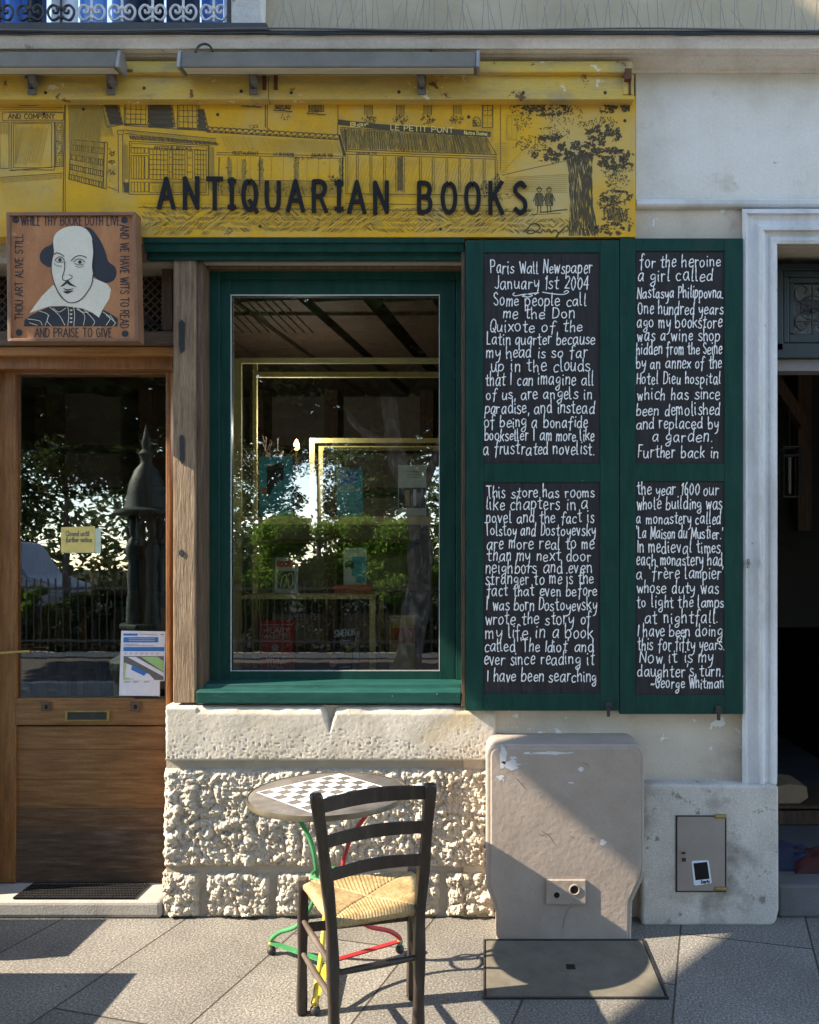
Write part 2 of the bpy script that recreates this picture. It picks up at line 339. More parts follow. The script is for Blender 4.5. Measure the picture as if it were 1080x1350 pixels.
def pave_mat():
    m = bpy.data.materials.new('granite paving'); m.use_nodes = True; n = m.node_tree.nodes; l = m.node_tree.links; b = n['Principled BSDF']
    tc = n.new('ShaderNodeTexCoord'); br = n.new('ShaderNodeTexBrick'); v = tc.outputs['Object']
    br.inputs['Scale'].default_value = 1; br.inputs['Brick Width'].default_value = 1.25; br.inputs['Row Height'].default_value = .553
    br.inputs['Mortar Size'].default_value = .0045; br.inputs['Mortar Smooth'].default_value = .3; br.offset = .37; br.offset_frequency = 2
    br.inputs['Color1'].default_value = (.80,.79,.77,1); br.inputs['Color2'].default_value = (1.16,1.16,1.15,1); br.inputs['Mortar'].default_value = (.25,.22,.18,1)
    l.new(v, br.inputs['Vector'])
    def nz(sc, det, ro=.6):
        g = n.new('ShaderNodeTexNoise'); g.inputs['Scale'].default_value = sc; g.inputs['Detail'].default_value = det; g.inputs['Roughness'].default_value = ro; l.new(v, g.inputs['Vector']); return g.outputs[0]
    r1 = n.new('ShaderNodeValToRGB'); e = r1.color_ramp.elements; e[0].position = .36; e[0].color = (.085,.081,.076,1); e[1].position = .66; e[1].color = (.36,.346,.325,1)
    x = e.new(.5); x.color = (.165,.158,.148,1); l.new(nz(110, 5, .7), r1.inputs[0])
    r2 = n.new('ShaderNodeValToRGB'); e = r2.color_ramp.elements; e[0].position = .3; e[0].color = (.72,.70,.67,1); e[1].position = .7; e[1].color = (1.12,1.1,1.06,1); l.new(nz(2.2, 7), r2.inputs[0])
    c = r1.outputs[0]
    for o in (r2.outputs[0], br.outputs['Color']):
        mx = n.new('ShaderNodeMix'); mx.data_type = 'RGBA'; mx.blend_type = 'MULTIPLY'; mx.inputs[0].default_value = 1; l.new(c, mx.inputs[6]); l.new(o, mx.inputs[7]); c = mx.outputs[2]
    gm = n.new('ShaderNodeMapRange'); gm.inputs[1].default_value = .71; gm.inputs[2].default_value = .73; l.new(nz(23, 2), gm.inputs[0])
    mx = n.new('ShaderNodeMix'); mx.data_type = 'RGBA'; l.new(gm.outputs[0], mx.inputs[0]); l.new(c, mx.inputs[6]); mx.inputs[7].default_value = (.07,.065,.06,1)
    l.new(mx.outputs[2], b.inputs['Base Color']); b.inputs['Roughness'].default_value = .72
    sub = n.new('ShaderNodeMath'); sub.operation = 'MULTIPLY_ADD'; sub.inputs[1].default_value = -3.0; l.new(br.outputs['Fac'], sub.inputs[0]); l.new(nz(120, 4), sub.inputs[2])
    bp = n.new('ShaderNodeBump'); bp.inputs['Distance'].default_value = .0022; bp.inputs['Strength'].default_value = 1; l.new(sub.outputs[0], bp.inputs['Height']); l.new(bp.outputs[0], b.inputs['Normal'])
    return m
M['paving'] = pave_mat()
# ------------------------------------------------------------------ stroke lettering: glyph = width, strokes ('!' = straight corners); baseline 0, x height 6, capitals 10
GL = {
'a':(5.8,"5,5 3.5,6 1.2,5 0,2.5 1,.2 3,.6 5,4;5,6 4.8,2 5.5,0"),'b':(5.3,".3,11 0,5 .2,0;.2,3.5 2.5,6 4.8,4 4.3,1 2,0 .2,1"),
'c':(4.8,"4.5,5.2 2.8,6 .6,4.5 .2,2 1.8,0 4.5,.8"),'d':(5.8,"5,4.5 3,6 .8,4.5 .2,2 1.6,0 4,1 5,4;5.2,11 4.9,5 5.2,0"),
'e':(4.8,".4,3 4.4,3.6 4,5.6 2.3,6 .6,4.4 .3,1.8 1.8,0 4.5,1"),'f':(4.3,"4.8,10 3.6,11 2.3,9.6 1.9,5 1.6,-2.2;0,5.8 4,6.2"),
'g':(5.6,"5,5.2 3,6 .8,4.8 .6,2.6 2.4,1.6 4.6,3.4 5,5.6 5,1 4.2,-3 2,-4 .3,-2.8 1.4,-1.4 5.4,.6"),'h':(5,".3,11 0,5 .2,0;.2,3.6 2.4,6 4,5 4.2,0"),
'i':(1.8,".6,6 .5,2 1,0;.6,8.6 .9,9.1"),'j':(3,"2,6 2,0 1,-4 -1,-3.6;2,8.6 2.3,9"),'k':(4.8,".3,11 0,5 .2,0;4.2,6 .4,2.8;1.4,3.6 4.6,0"),
'l':(2.2,".6,11 .4,4 .7,.4 2,.3"),'m':(7.2,".2,6 .2,0;.2,4 1.8,6 3,5 3.2,0;3.2,4 5,6 6.2,5 6.4,0"),'n':(5,".2,6 .2,0;.2,4 2.2,6 4,5 4.2,0"),
'o':(5.4,"2.6,6 .6,4.8 .2,2.4 1.6,.1 3.8,.8 4.8,3 4,5.4 2.6,6"),'p':(5.3,".3,6 .2,0 .1,-4.4;.2,3.6 2.2,6 4.6,4.4 4.2,1.2 2,0 .2,1"),
'q':(5.6,"4.8,5.2 3,6 .8,4.6 .4,2 2,.4 4.6,3;5,6 4.8,0 5,-4"),'r':(3.8,".2,6 .3,0;.3,3.8 1.8,5.8 3.6,5.6"),
's':(4.4,"4,5.2 2.2,6 .6,4.8 2,3.2 4,2 3.4,.3 1.6,0 0,.8"),'t':(4,"2,9.6 1.8,2 2.4,.2 4,.6;0,6.4 4.2,7"),
'u':(5.3,".2,6 .3,1.6 1.6,0 3.4,.8 4.6,4;4.7,6 4.6,2 5.1,0"),'v':(4.6,"!0,6 2.1,0 4.3,6"),'w':(6.6,"!0,6 1.5,0 3.1,5 4.7,0 6.2,6"),
'x':(4.8,"0,6 4.6,0;4.4,6 0,0"),'y':(5,"0,6 .6,2.6 2,1.6 4.2,4;4.6,6 4.2,0 3,-3.4 .6,-4.4"),'z':(4.6,"!0,6 4,6 0,0 4.4,0"),
'è':(4.8,".4,3 4.4,3.6 4,5.6 2.3,6 .6,4.4 .3,1.8 1.8,0 4.5,1;1.4,9 3,7.4"),
'A':(6,"!0,0 3,10 6,0;1.1,3.4 4.9,3.4"),'B':(5.5,"!.3,10 .3,0;.3,10 2.8,10 4.5,9.3 4.9,7.6 4.2,5.8 2.6,5.3 .3,5.3;.3,5.3 3.2,5.2 4.9,4.2 5.2,2.4 4.4,.7 2.8,0 .3,0"),
'C':(5.6,"5.2,8.4 3.6,10 1.4,8.8 .3,5 1.4,1.2 3.4,0 5.3,1.6"),'D':(5.8,"!.3,10 .3,0;.3,10 2.2,9.8 4.4,8.6 5.4,5 4.4,1.4 2.2,.2 .3,0"),
'E':(4.8,"!.3,10 .3,0;.3,10 4.4,10;.3,5.2 3.8,5.2;.3,0 4.5,0"),'F':(4.6,"!.3,10 .3,0;.3,10 4.4,10;.3,5.2 3.8,5.2"),
'G':(5.9,"5.2,8.4 3.6,10 1.4,8.8 .3,5 1.4,1.2 3.4,0 5.3,1.4 5.4,4.6;!3.4,4.6 5.6,4.6"),'H':(5.6,"!.3,10 .3,0;5.2,10 5.2,0;.3,5.2 5.2,5.2"),
'I':(1.2,"!.6,10 .6,0"),'J':(4.2,"3.6,10 3.6,2 2.4,0 .2,1"),'K':(5.4,"!.3,10 .3,0;5,10 .3,4.4;1.9,6.2 5.3,0"),'L':(4.4,"!.3,10 .3,0 4.2,0"),
'M':(7.2,"!.3,0 .6,10 3.6,2 6.6,10 6.9,0"),'N':(5.8,"!.3,0 .3,10 5.4,0 5.4,10"),'O':(5.9,"2.9,10 1,8.6 .3,5 1,1.4 2.9,0 4.9,1.4 5.6,5 4.9,8.6 2.9,10"),
'P':(5.2,"!.3,10 .3,0;.3,10 3,10 4.6,9.2 5,7.4 4.3,5.6 2.8,4.9 .3,4.9"),'Q':(5.9,"2.9,10 1,8.6 .3,5 1,1.4 2.9,0 4.9,1.4 5.6,5 4.9,8.6 2.9,10;!3.2,2.8 5.8,-.6"),
'R':(5.6,"!.3,10 .3,0;.3,10 3,10 4.6,9.2 5,7.6 4.3,5.8 2.8,5.1 .3,5.1;2.8,5.1 5.4,0"),'S':(5.2,"4.8,8.4 3,10 .9,8.8 .8,6.6 4.2,4 4.6,1.4 2.6,0 .2,1.5"),
'T':(5.6,"!0,10 5.6,10;2.8,10 2.8,0"),'U':(5.6,".3,10 .3,3 1.2,.5 2.8,0 4.4,.5 5.3,3 5.3,10"),'V':(5.6,"!0,10 2.8,0 5.6,10"),
'W':(8,"!0,10 2,0 4,8 6,0 8,10"),'X':(5.4,"0,10 5.4,0;5.4,10 0,0"),'Y':(5.2,"!0,10 2.6,5;5.2,10 2.6,5 2.6,0"),'Z':(5,"!0,10 5,10 0,0 5,0"),
'0':(4.8,"2.4,10 .5,7 .3,3.4 2.2,0 4.2,2.6 4.4,7 2.4,10"),'1':(2.4,"!.2,8 1.6,10 1.4,0"),'2':(4.8,".4,8 2.2,10 4.2,8.4 3.4,5.4 .2,.4;!.2,.4 4.6,.2"),
'4':(5,"!3.6,0 3.8,10 .2,3.4 5,3.4"),'6':(4.6,"3.6,10 1.2,7 .3,3 2,0 4.2,1.8 3.8,4.6 1.8,5.2 .5,3"),
'.':(1.4,".4,.2 .7,.5"),',':(1.5,".8,.6 .2,-1.8"),"'":(1.4,".8,10.5 .3,8"),'`':(1.4,".3,10.5 .8,8"),'~':(5,"0,2.6 1.4,3.8 3.2,2.6 4.8,3.8"),' ':(3,""),'-':(3.4,"0,4.6 3,4.6"),
}
SERIF_I = (3, "!1.5,10 1.5,0;0,9.45 3,9.45;0,.55 3,.55")
def text_strokes(t, gap=1.3, jit=0.0, rng=random, over=None):
    x = 0; out = []
    for ch in t:
        w, g = (over or {}).get(ch) or GL.get(ch, GL['-'])
        sx = 1+rng.uniform(-.08, .08)*jit; sy = 1+rng.uniform(-.09, .09)*jit; dy = rng.uniform(-.5, .5)*jit; sh = rng.uniform(-.05, .09)*jit
        for s in g.split(';'):
            if not s.strip(): continue
            hard = s[0] == '!' ; s = s.lstrip('!')
            if g[0] == '!': hard = True
            p = [tuple(float(q) for q in a.split(',')) for a in s.split()]
            curved = len(p) > 4 or (not hard and len(p) > 2)
            if hard and len(p) <= 4: curved = False
            if ch in 'MWw' : curved = False
            p = smooth_pts(p, 5) if curved else p
            q = [(x+(a*sx)+sh*b, b*sy+dy) for a, b in p]
            if not curved and len(q) > 2:
                for i in range(len(q)-1): out.append(q[i:i+2])
            else: out.append(q)
        x += w*sx+gap*(1+rng.uniform(-.25, .25)*jit)
    return out, x-gap
def write(mb, t, x0, x1, yb, hh, w, Y, m=0, jit=0.0, gap=1.3, yb2=None, rot=None, over=None, px=True, rng=random):
    """fit text between x0..x1 on baseline yb (pixels), capital height hh; rot=(cx,cy,angle) turns it afterwards"""
    st, L = text_strokes(t, gap, jit, rng, over); k = (x1-x0)/L; yb2 = yb if yb2 is None else yb2
    for s in st:
        q = []
        for a, b in s:
            X = x0+a*k; yy = yb+(yb2-yb)*(a/L); Yp = yy-b*hh/10 if px else yy+b*hh/10
            if rot:
                c, sn = math.cos(rot[2]), math.sin(rot[2]); dx, dy = X-rot[0], Yp-rot[1]; X, Yp = rot[0]+c*dx-sn*dy, rot[1]+sn*dx+c*dy
            q.append((X, Yp))
        ww = w if not jit else [w*(1+.28*math.sin(1.7*i+len(q))+rng.uniform(-.1, .1)) for i in range(len(q))]
        mb.ribbon(q, ww, Y, m, px=px)
# ------------------------------------------------------------------ ground
g = MB(); g.box(-150, 150, -200, 60, -.40, -.30); tag(g.build('earth', M['earth']), kind='structure')
ang = math.atan(.2775)
me = bpy.data.meshes.new('pavement'); cs, sn = math.cos(ang), math.sin(ang)
# local x runs along the slab rows, local y across them; a row boundary passes through the origin
org = Vector((-.140*cs, .140*sn - D, 0))
def loc(x, y): d = Vector((x, y, 0))-org; return (d.x*sn+d.y*cs, -d.x*cs+d.y*sn, 0)
cor = [(-60, -7.0), (60, -7.0), (60, .6), (-60, .6)]
vs = [loc(*c) for c in cor]; vs += [(v[0], v[1], -.135) for v in vs]
me.from_pydata(vs, [], [(0,1,2,3), (7,6,5,4), (0,4,5,1), (1,5,6,2), (2,6,7,3), (3,7,4,0)])
me.materials.append(M['paving']); pav = bpy.data.objects.new('pavement', me); COL.objects.link(pav)
pav.location = org; pav.rotation_euler = (0, 0, R(90)-ang); tag(pav, kind='structure')
g = MB(); g.box(-60, 60, -7.18, -7.003, -.135, .004); g.build('kerb', M['step'], bevel=.012)['kind'] = 'structure'
g = MB(); g.box(-60, 60, -11.6, -7.185, -.30, -.13); tag(g.build('street', M['asphalt']), kind='structure')

# ------------------------------------------------------------------ the shop building
B = thing('shop_building', (0, .5, 0), 'old stone and plaster shop building with a green framed window and a brown wooden door', 'building')
def X(px, Y=0): return (px-CX)*(D+Y)/F
def Z(py, Y=0): return H-(py-CY)*(D+Y)/F
# walls
w = MB()
w.pb(838.5, 92, 1500, 266, 0.0, .30)                                  # above the doorway
w.build('plaster_wall', M['plaster_white'], B)
w = MB(); w.box(-4.5, X(838), .03, .30, Z(344), 4.02); w.build('sign_wall', M['mortar'], B)
w = MB(); w.box(X(611, .0), X(985), .0, .30, .0, Z(273)); w.box(X(985), X(1024), .002, .30, .0, Z(273)); w.build('beige_wall', M['plaster_beige'], B)
w = MB(); w.box(-4.5, -2.60, .0, .30, 0, Z(344)); w.build('side_wall', M['plaster_beige'], B)
# string course above the door surround
w = MB(); z0, z1 = Z(274, -.02), Z(263, -.02)
w.sweep([(.0, z0), (-.022, z0+.004), (-.03, z0+.014), (-.03, z1-.006), (-.02, z1), (.0, z1)], X(837.5), X(1500)); w.build('string_course', M['surround'], B, bevel=.003)
# cornice
w = MB()
pr = [(.05, Z(97, 0)), (-.012, Z(96, -.01)), (-.02, Z(92, -.02)), (-.036, Z(89, -.036)), (-.060, Z(83, -.06)), (-.092, Z(75, -.092)), (-.10, Z(72, -.10)), (-.118, Z(70, -.118)), (-.13, Z(66, -.13)), (-.15, Z(64, -.15)), (-.172, Z(46, -.172)), (-.14, Z(44, -.17)+.02), (.05, Z(44, -.17)+.03)]
n = 90; x0, x1 = -4.5, 3.0
for i in range(n):
    pass
b0 = len(w.v); rng = random.Random(3)
for i in range(n+1):
    x = x0+(x1-x0)*i/n
    for j, (y, z) in enumerate(pr):
        a = .003*noise.noise(Vector((x*5, j*3.1, 0)))+.003*noise.noise(Vector((x*28, j*5, 2)))
        w.v.append((x, y+(a if 0 < j < 11 else 0), z+(a*.6 if 0 < j < 11 else 0)))
k = len(pr)
for i in range(n):
    for j in range(k):
        jj = (j+1) % k; w.f.append((b0+i*k+j, b0+i*k+jj, b0+(i+1)*k+jj, b0+(i+1)*k+j)); w.m.append(0)
cor = w.build('cornice', M['cornice'], B)
w = MB(); zt = Z(44, -.17)+.022
w.sweep([(-.176, Z(45.5, -.176)), (-.185, Z(45, -.185)+.004), (-.182, Z(30, -.182)), (-.10, Z(30, -.182)+.012), (.06, Z(30, -.182)+.02), (.06, zt), (-.14, zt)], -4.5, X(352, -.17)); w.build('lead_flashing', M['flash'], B)
w = MB(); w.sweep([(-.178, Z(46.5, -.178)), (-.186, Z(44, -.186)), (-.184, Z(40, -.184)), (-.08, Z(40, -.184)+.012), (.04, zt+.03), (.04, zt), (-.14, zt)], X(352, -.17)+.002, 3.0); w.build('lead_flashing', M['flash'], B)
# wall above the ledge, with the tall upper window on the left
zl = Z(44, -.17)
w = MB(); w.box(X(306, .06), 3.0, .05, .30, zl-.1, 5.4); w.box(-4.5, -3.2, .05, .30, zl-.1, 5.4); w.box(-3.2, X(306, .06), .05, .30, 4.95, 5.4); w.build('upper_wall', M['upper'], B)
w = MB(); w.box(X(306, 0), X(348, 0), -.02, .048, zl+.03, 5.4); w.build('window_jamb', M['cornice'], B, bevel=.01)
w = MB()  # wavy strips, coloured to stand in for sky reflected in the upper window
xx = -3.19
rng = random.Random(5)
while xx < X(306, .06)-.02:
    ww = rng.uniform(.05, .17); xe = min(xx+ww, X(306, .06)-.005); mi = rng.choice([0, 1, 2, 1, 0, 2])
    k = 7; yb = rng.uniform(.12, .2)
    for i in range(k):
        a0 = xx+(xe-xx)*i/k; a1 = xx+(xe-xx)*(i+1)/k
        f = lambda q: yb+.03*math.sin((q-xx)/(xe-xx)*math.pi*rng.choice([2, 2])+xx*9)
        w.face([(a0, f(a0), zl-.05), (a1, f(a1), zl-.05), (a1, f(a1), 4.97), (a0, f(a0), 4.97)], mi)
    xx = xe
w.build('sky_reflection', [M['reflect_blue'], M['reflect_white'], M['reflect_dark']], B, smooth=True)
# dark body behind the facade: room shell (floor, ceiling, back and side walls)
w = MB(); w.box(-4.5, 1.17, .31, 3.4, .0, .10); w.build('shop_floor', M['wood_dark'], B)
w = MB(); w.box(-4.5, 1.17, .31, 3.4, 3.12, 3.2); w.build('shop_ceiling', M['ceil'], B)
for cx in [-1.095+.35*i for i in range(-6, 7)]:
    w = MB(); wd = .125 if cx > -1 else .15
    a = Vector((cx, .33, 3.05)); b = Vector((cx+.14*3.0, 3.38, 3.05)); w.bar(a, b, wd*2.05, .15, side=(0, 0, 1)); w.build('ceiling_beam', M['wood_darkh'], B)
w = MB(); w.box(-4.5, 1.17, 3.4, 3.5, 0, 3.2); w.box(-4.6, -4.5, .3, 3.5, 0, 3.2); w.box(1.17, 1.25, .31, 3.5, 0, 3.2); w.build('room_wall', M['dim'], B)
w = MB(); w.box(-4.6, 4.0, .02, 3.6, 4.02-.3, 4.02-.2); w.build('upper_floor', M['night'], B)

# door surround: mitred moulding down the jamb and across the lintel
prof = [(978, -.006), (979, -.05), (984, -.058), (986, -.046), (994, -.040), (1000, -.046), (1003, -.062), (1006, -.062), (1009, -.044), (1014, -.040), (1017, -.05), (1020, -.052), (1024.5, -.048), (1025, .12)]
topo = [274, 275, 279, 281, 289, 295, 298, 301, 305, 309, 312, 315, 319, 326]
w = MB(); ring = []
for (px, y), ty in zip(prof, topo):
    x = X(px, y); zt_ = Z(275+(px-978)*1.0, y); ring.append([(x, y, Z(1032, -.03)), (x, y, zt_), (2.6, y, zt_)])
for a, b in zip(ring[:-1], ring[1:]):
    for i in range(2): w.face([a[i], b[i], b[i+1], a[i+1]])
w.build('door_surround', M['surround'], B, smooth=True)
w = MB(); w.box(X(1025, 0)-.004, 2.6, .121, .36, Z(326, .12)-.0, Z(300, 0)); w.build('doorway_soffit', M['plaster_beige'], B)
# plinth
w = MB(); pl = [(846, 1034), (1027, 1036), (1027.5, 1200), (1024, 1216), (1018, 1221), (846, 1221)]
w.prism(pl, -.085, .30); w.build('plinth', M['plinth'], B, bevel=.018, seg=3)
# right doorway: step, floor, dark passage
w = MB(); w.box(X(1026, 0), 2.6, -.01, 3.5, .0, Z(1166, 0)); w.build('doorway_step', M['passage_step'], B, bevel=.012)
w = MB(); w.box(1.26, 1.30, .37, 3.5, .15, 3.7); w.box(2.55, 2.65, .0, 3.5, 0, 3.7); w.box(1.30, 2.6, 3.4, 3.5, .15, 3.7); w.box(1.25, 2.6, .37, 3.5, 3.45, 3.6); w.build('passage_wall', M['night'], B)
t = MB(); Y = .22
t.pb(1015, 347, 1140, 356, Y, Y+.06); t.pb(1015, 356, 1033, 462, Y, Y+.06); t.pb(1015, 452, 1140, 472, Y, Y+.06); t.pb(1100, 356, 1140, 452, Y, Y+.06)
t.pb(1033, 356, 1100, 365, Y+.012, Y+.05); t.pb(1033, 365, 1041, 452, Y+.012, Y+.05); t.pb(1041, 440, 1100, 452, Y+.012, Y+.05); t.pb(1041, 365, 1100, 373, Y+.022, Y+.05); t.pb(1041, 373, 1048, 440, Y+.022, Y+.05)
tr = t.build('transom', M['teal_door'], B, bevel=.004)
t = MB(); t.pb(1046, 372, 1101, 441, Y+.045, Y+.05); t.build('pane', plain('dusty transom pane', (.13, .13, .125), .25), tr)
t = MB(); YY = Y+.02
def curl(cx, cy, s, sx, sy):
    return [P(cx+sx*s*a, cy+sy*s*b, YY) for a, b in smooth_pts([(0, 0), (-.5, .1), (-1, .45), (-1.05, 1.0), (-.7, 1.3), (-.35, 1.1), (-.5, .8)], 4)]
for cy in (406,):
    for sx in (1, -1):
        for sy in (1, -1):
            t.tube(curl(1071, cy+sy*2, 21, sx, sy), .0035, 5); t.tube(curl(1071, cy+sy*16, 14, sx, -sy), .0032, 5)
t.tube([P(1048, 397, YY), P(1100, 397, YY)], .004, 5); t.tube([P(1048, 424, YY), P(1100, 424, YY)], .004, 5)
t.tube([P(1071, 374, YY), P(1071, 440, YY)], .0045, 6); t.ball(P(1071, 410, YY), .012); t.build('grille', M['blackmetal'], tr)
t = MB(); t.pb(1012, 472.5, 1140, 489, .25, .34); t.build('transom_bar', plain('grey transom bar', (.20, .19, .18), .7), B)
# open inner door leaf with a brass knob
t = MB(); t.box(1.33, 1.44, .42, 1.25, .15, Z(489, .34)); dl = t.build('inner_door', plain('dark inner door', (.045, .037, .028), .6), B, bevel=.004)
t = MB(); c = P(1027.5, 870, .42); c = Vector((1.456, .50, c.z)); t.ball(c, .018); t.build('knob', M['brass'], dl, smooth=True)

# left doorway joinery --------------------------------------------------
dY = .18
t = MB()
po = t.pb(228, 319, 258, 927, .0, .20); w = t.build('door_post', M['wood_post'], B, bevel=.006)
mod = MB(); c = P(238.5, 596, -.001); mod.lathe([(.0001, 0), (.0001, .001)], c); 
for q in ([(237, 575), (240, 573), (243, 577), (243, 606), (240, 612), (237, 607)], [(236, 727), (239, 724), (242, 727), (242, 731), (239, 734), (236, 731)], [(236, 425), (240, 421), (244, 426), (243, 462), (238, 466), (236, 455)]):
    t = MB(); t.prism(q, -.0035, .01); t.build('iron_inlay', M['rubber'], w)
t = MB(); t.box(X(258)+.0005, X(258)+.030, .012, .30, Z(929), Z(330)); t.box(X(258)+.031, X(272, .06), .06, .30, Z(929), Z(330)); t.build('window_jamb', M['wood_dark'], B, bevel=.004)
t = MB(); t.box(-2.6, X(228)-.001, .06, .29, Z(455, .06), Z(436, .06)); t.build('door_lintel', M['wood_darkh'], B, bevel=.008)
t = MB(); t.box(-2.6, X(228)-.001, .08, .30, Z(468.5, .08), Z(457, .08)); t.build('orange_strip', M['wood_orange'], B, bevel=.004)
t = MB(); t.box(-2.6, X(226, .1), .12, .30, Z(489, dY-.02), Z(469, .12)); t.box(X(220.6, dY)+.0, X(227, dY), dY-.02, dY+.1, .09, Z(489, dY-.02)-.001); t.box(-2.6, X(-4, dY), dY-.03, dY+.1, .09, Z(489, dY-.02)-.001); t.build('door_frame', M['wood_doorv'], B, bevel=.004)
# door leaf
door = MB(); dz0 = Z(1164, dY)
door.pb(-4, 489.5, 20, 1164, dY, dY+.05, 0); door.pb(20.05, 922, 220, 956, dY+.001, dY+.05, 1); door.pb(20.05, 489.5, 220, 493, dY+.002, dY+.05, 1)
leaf = door.build('door', [M['wood_doorv'], M['wood_door']], B, bevel=.003)
edges = [957.5, 988, 1028, 1066]
for a, b in zip(edges[:-1], edges[1:]):
    t = MB(); t.pb(19, a+.15, 220, b-.15, dY+.012, dY+.04); t.build('panel_board', M['wood_door'], leaf, bevel=.0015)
for a, b in ((1066, 1094), (1094, 1134), (1134, 1163)):
    t = MB(); t.pb(19, a+.15, 220, b-.15, dY+.012-(.002 if a > 1090 else 0), dY+.04); t.build('kick_board', M['wood_mid'] if a < 1080 else M['wood_kick'], leaf, bevel=.0015)
t = MB(); t.pb(19, 492, 221, 923, dY+.025, dY+.031); t.build('pane', M['door_glass'], leaf)
t = MB(); t.pb(22.5, 920.5, 176, 922, dY+.012, dY+.03); t.build('bead', M['wood_orange'], leaf)
t = MB()
for a in ((86, 937, 144, 939.2), (86, 949, 144, 951), (86, 939.2, 89, 949), (141, 939.2, 144, 949)): t.pb(*a, dY-.008, dY+.01)
t.pb(89, 939.2, 141, 949, dY-.003, dY+.01, 1); t.build('letter_slot', [M['brass'], M['blackmetal']], leaf, bevel=.0015)
for px in (60.5, 178.5):
    t = MB(); t.pb(px-6.5, 925.5, px+6.5, 937.5, dY-.006, dY+.01); t.pb(px-2, 929, px+2.4, 935, dY-.0065, dY-.004, 1); t.build('lock_plate', [M['wood_dark'], M['black']], leaf, bevel=.0015)
t = MB(); a = P(-2, 861, dY-.05); b = P(40, 858.5, dY-.05); t.bar(a, b, .012, .016); t.tube([P(-2, 861, dY-.05), P(-2, 861, dY)], .008, 8); t.build('handle', M['brass'], leaf, bevel=.002)
# fanlight grille above the door
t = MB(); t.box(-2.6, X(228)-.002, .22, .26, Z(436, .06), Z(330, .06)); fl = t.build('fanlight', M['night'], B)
t = MB(); Yg = .2
for i in range(-10, 26):
    a = 20+i*11.5
    for s in (1, -1):
        p0 = (a, 333); p1 = (a+s*105, 438)
        t.ribbon([p0, p1], 2.0, Yg+(.002 if s > 0 else 0))
gr = t.build('lattice', M['wood_dark'], fl, solid=.004)
for a, b in (((180, 338), (222, 322)), ((180, 412), (214, 432))): t = MB(); t.bar(P(*a, .14), P(*b, .14), .014, .014); t.build('stay_bar', M['blackmetal'], fl)
t = MB(); t.pb(213, 326, 227.5, 436, .10, .16); t.pb(-30, 322, 213, 333, .10, .16); t.build('fanlight_frame', M['wood_dark'], B, bevel=.004)
# stone doorstep with sunken grating
t = MB(); zs = .084; t.box(-4, X(213, -.02), -.022, dY+.12, .0, zs); st = t.build('doorstep', M['step'], B, bevel=.02, seg=3)
t = MB(); a = G(16, 1187, zs); b = G(176, 1187, zs); y0, y1 = a.y+.01, dY-.015
t.box(a.x, b.x, y0, y1, zs+.001, zs+.004, 0)
nx = 40
for i in range(nx+1):
    x = a.x+(b.x-a.x)*i/nx; t.box(x-.0025, x+.0025, y0, y1, zs+.004, zs+.010, 1)
for i in range(7):
    y = y0+(y1-y0)*i/6; t.box(a.x, b.x, y-.003, y+.003, zs+.0095, zs+.012, 1)
t.build('grating', [M['black'], M['blackmetal']], st)

# green shop window -----------------------------------------------------
t = MB(); yl = -.035
t.sweep([(.09, Z(346, .05)), (.03, Z(345, .03)), (-.01, Z(343, -.01)), (-.012, Z(334, -.012)), (yl, Z(332, yl)), (yl-.004, Z(322, yl)), (-.05, Z(320, -.05)), (-.052, Z(314.5, -.05)), (-.03, Z(313, -.03)), (.09, Z(313, -.03))], X(191, -.03), X(612, -.03)); t.build('window_head', M['green'], B, bevel=.003)
t = MB(); t.pb(272, 345.5, 609, 354, .06, .13); t.build('head_strip', M['wood_dark'], B, bevel=.002)
wY = .10
t = MB()
t.box(X(271, wY), X(290, wY), wY, wY+.07, Z(912, wY), Z(354, wY)+.01); t.box(X(601, wY), X(620, wY), wY, wY+.07, Z(912, wY), Z(354, wY)+.01)
t.box(X(290, wY), X(601, wY), wY+.001, wY+.07, Z(368, wY), Z(354, wY)+.01); t.box(X(290, wY), X(601, wY), wY+.001, wY+.07, Z(912, wY), Z(902, wY))
win = t.build('shop_window', M['green'], B, bevel=.003)
t = MB(); s = wY+.012
t.pb(290.6, 368.4, 304.5, 902, s, s+.04); t.pb(579.5, 368.4, 600.4, 902, s, s+.04); t.pb(304.5, 368.4, 579.5, 389, s+.001, s+.04); t.pb(304.5, 884.5, 579.5, 902, s+.001, s+.04); sash = t.build('sash', M['green'], win, bevel=.003)
t = MB(); t.pb(303.6, 388.2, 580, 389.6, s+.0, s+.005); t.pb(304, 389, 305.2, 885, s-.0005, s+.005); t.pb(304, 883.8, 580, 884.8, s, s+.005); t.pb(578.8, 389, 579.7, 885, s-.0005, s+.005); t.build('glazing_bead', plain('pale sealant', (.42, .44, .42), .5), win)
t = MB(); t.pb(303, 388, 581, 886, s+.016, s+.022); t.build('pane', M['win_glass'], win)
t = MB(); zz = Z(928, -.02)
t.sweep([(wY+.05, zz-.01), (-.015, zz), (-.03, zz+.005), (-.032, zz+.055), (-.024, zz+.062), (.02, zz+.066), (.026, zz+.085), (.07, zz+.09), (wY+.05, zz+.10)], X(262), X(608)); t.build('sill', M['green_sill'], win, bevel=.003)
t = MB(); t.pb(608.5, 322, 613.5, 932, -.03, .06); t.build('right_bead', M['wood_dark'], B, bevel=.002)

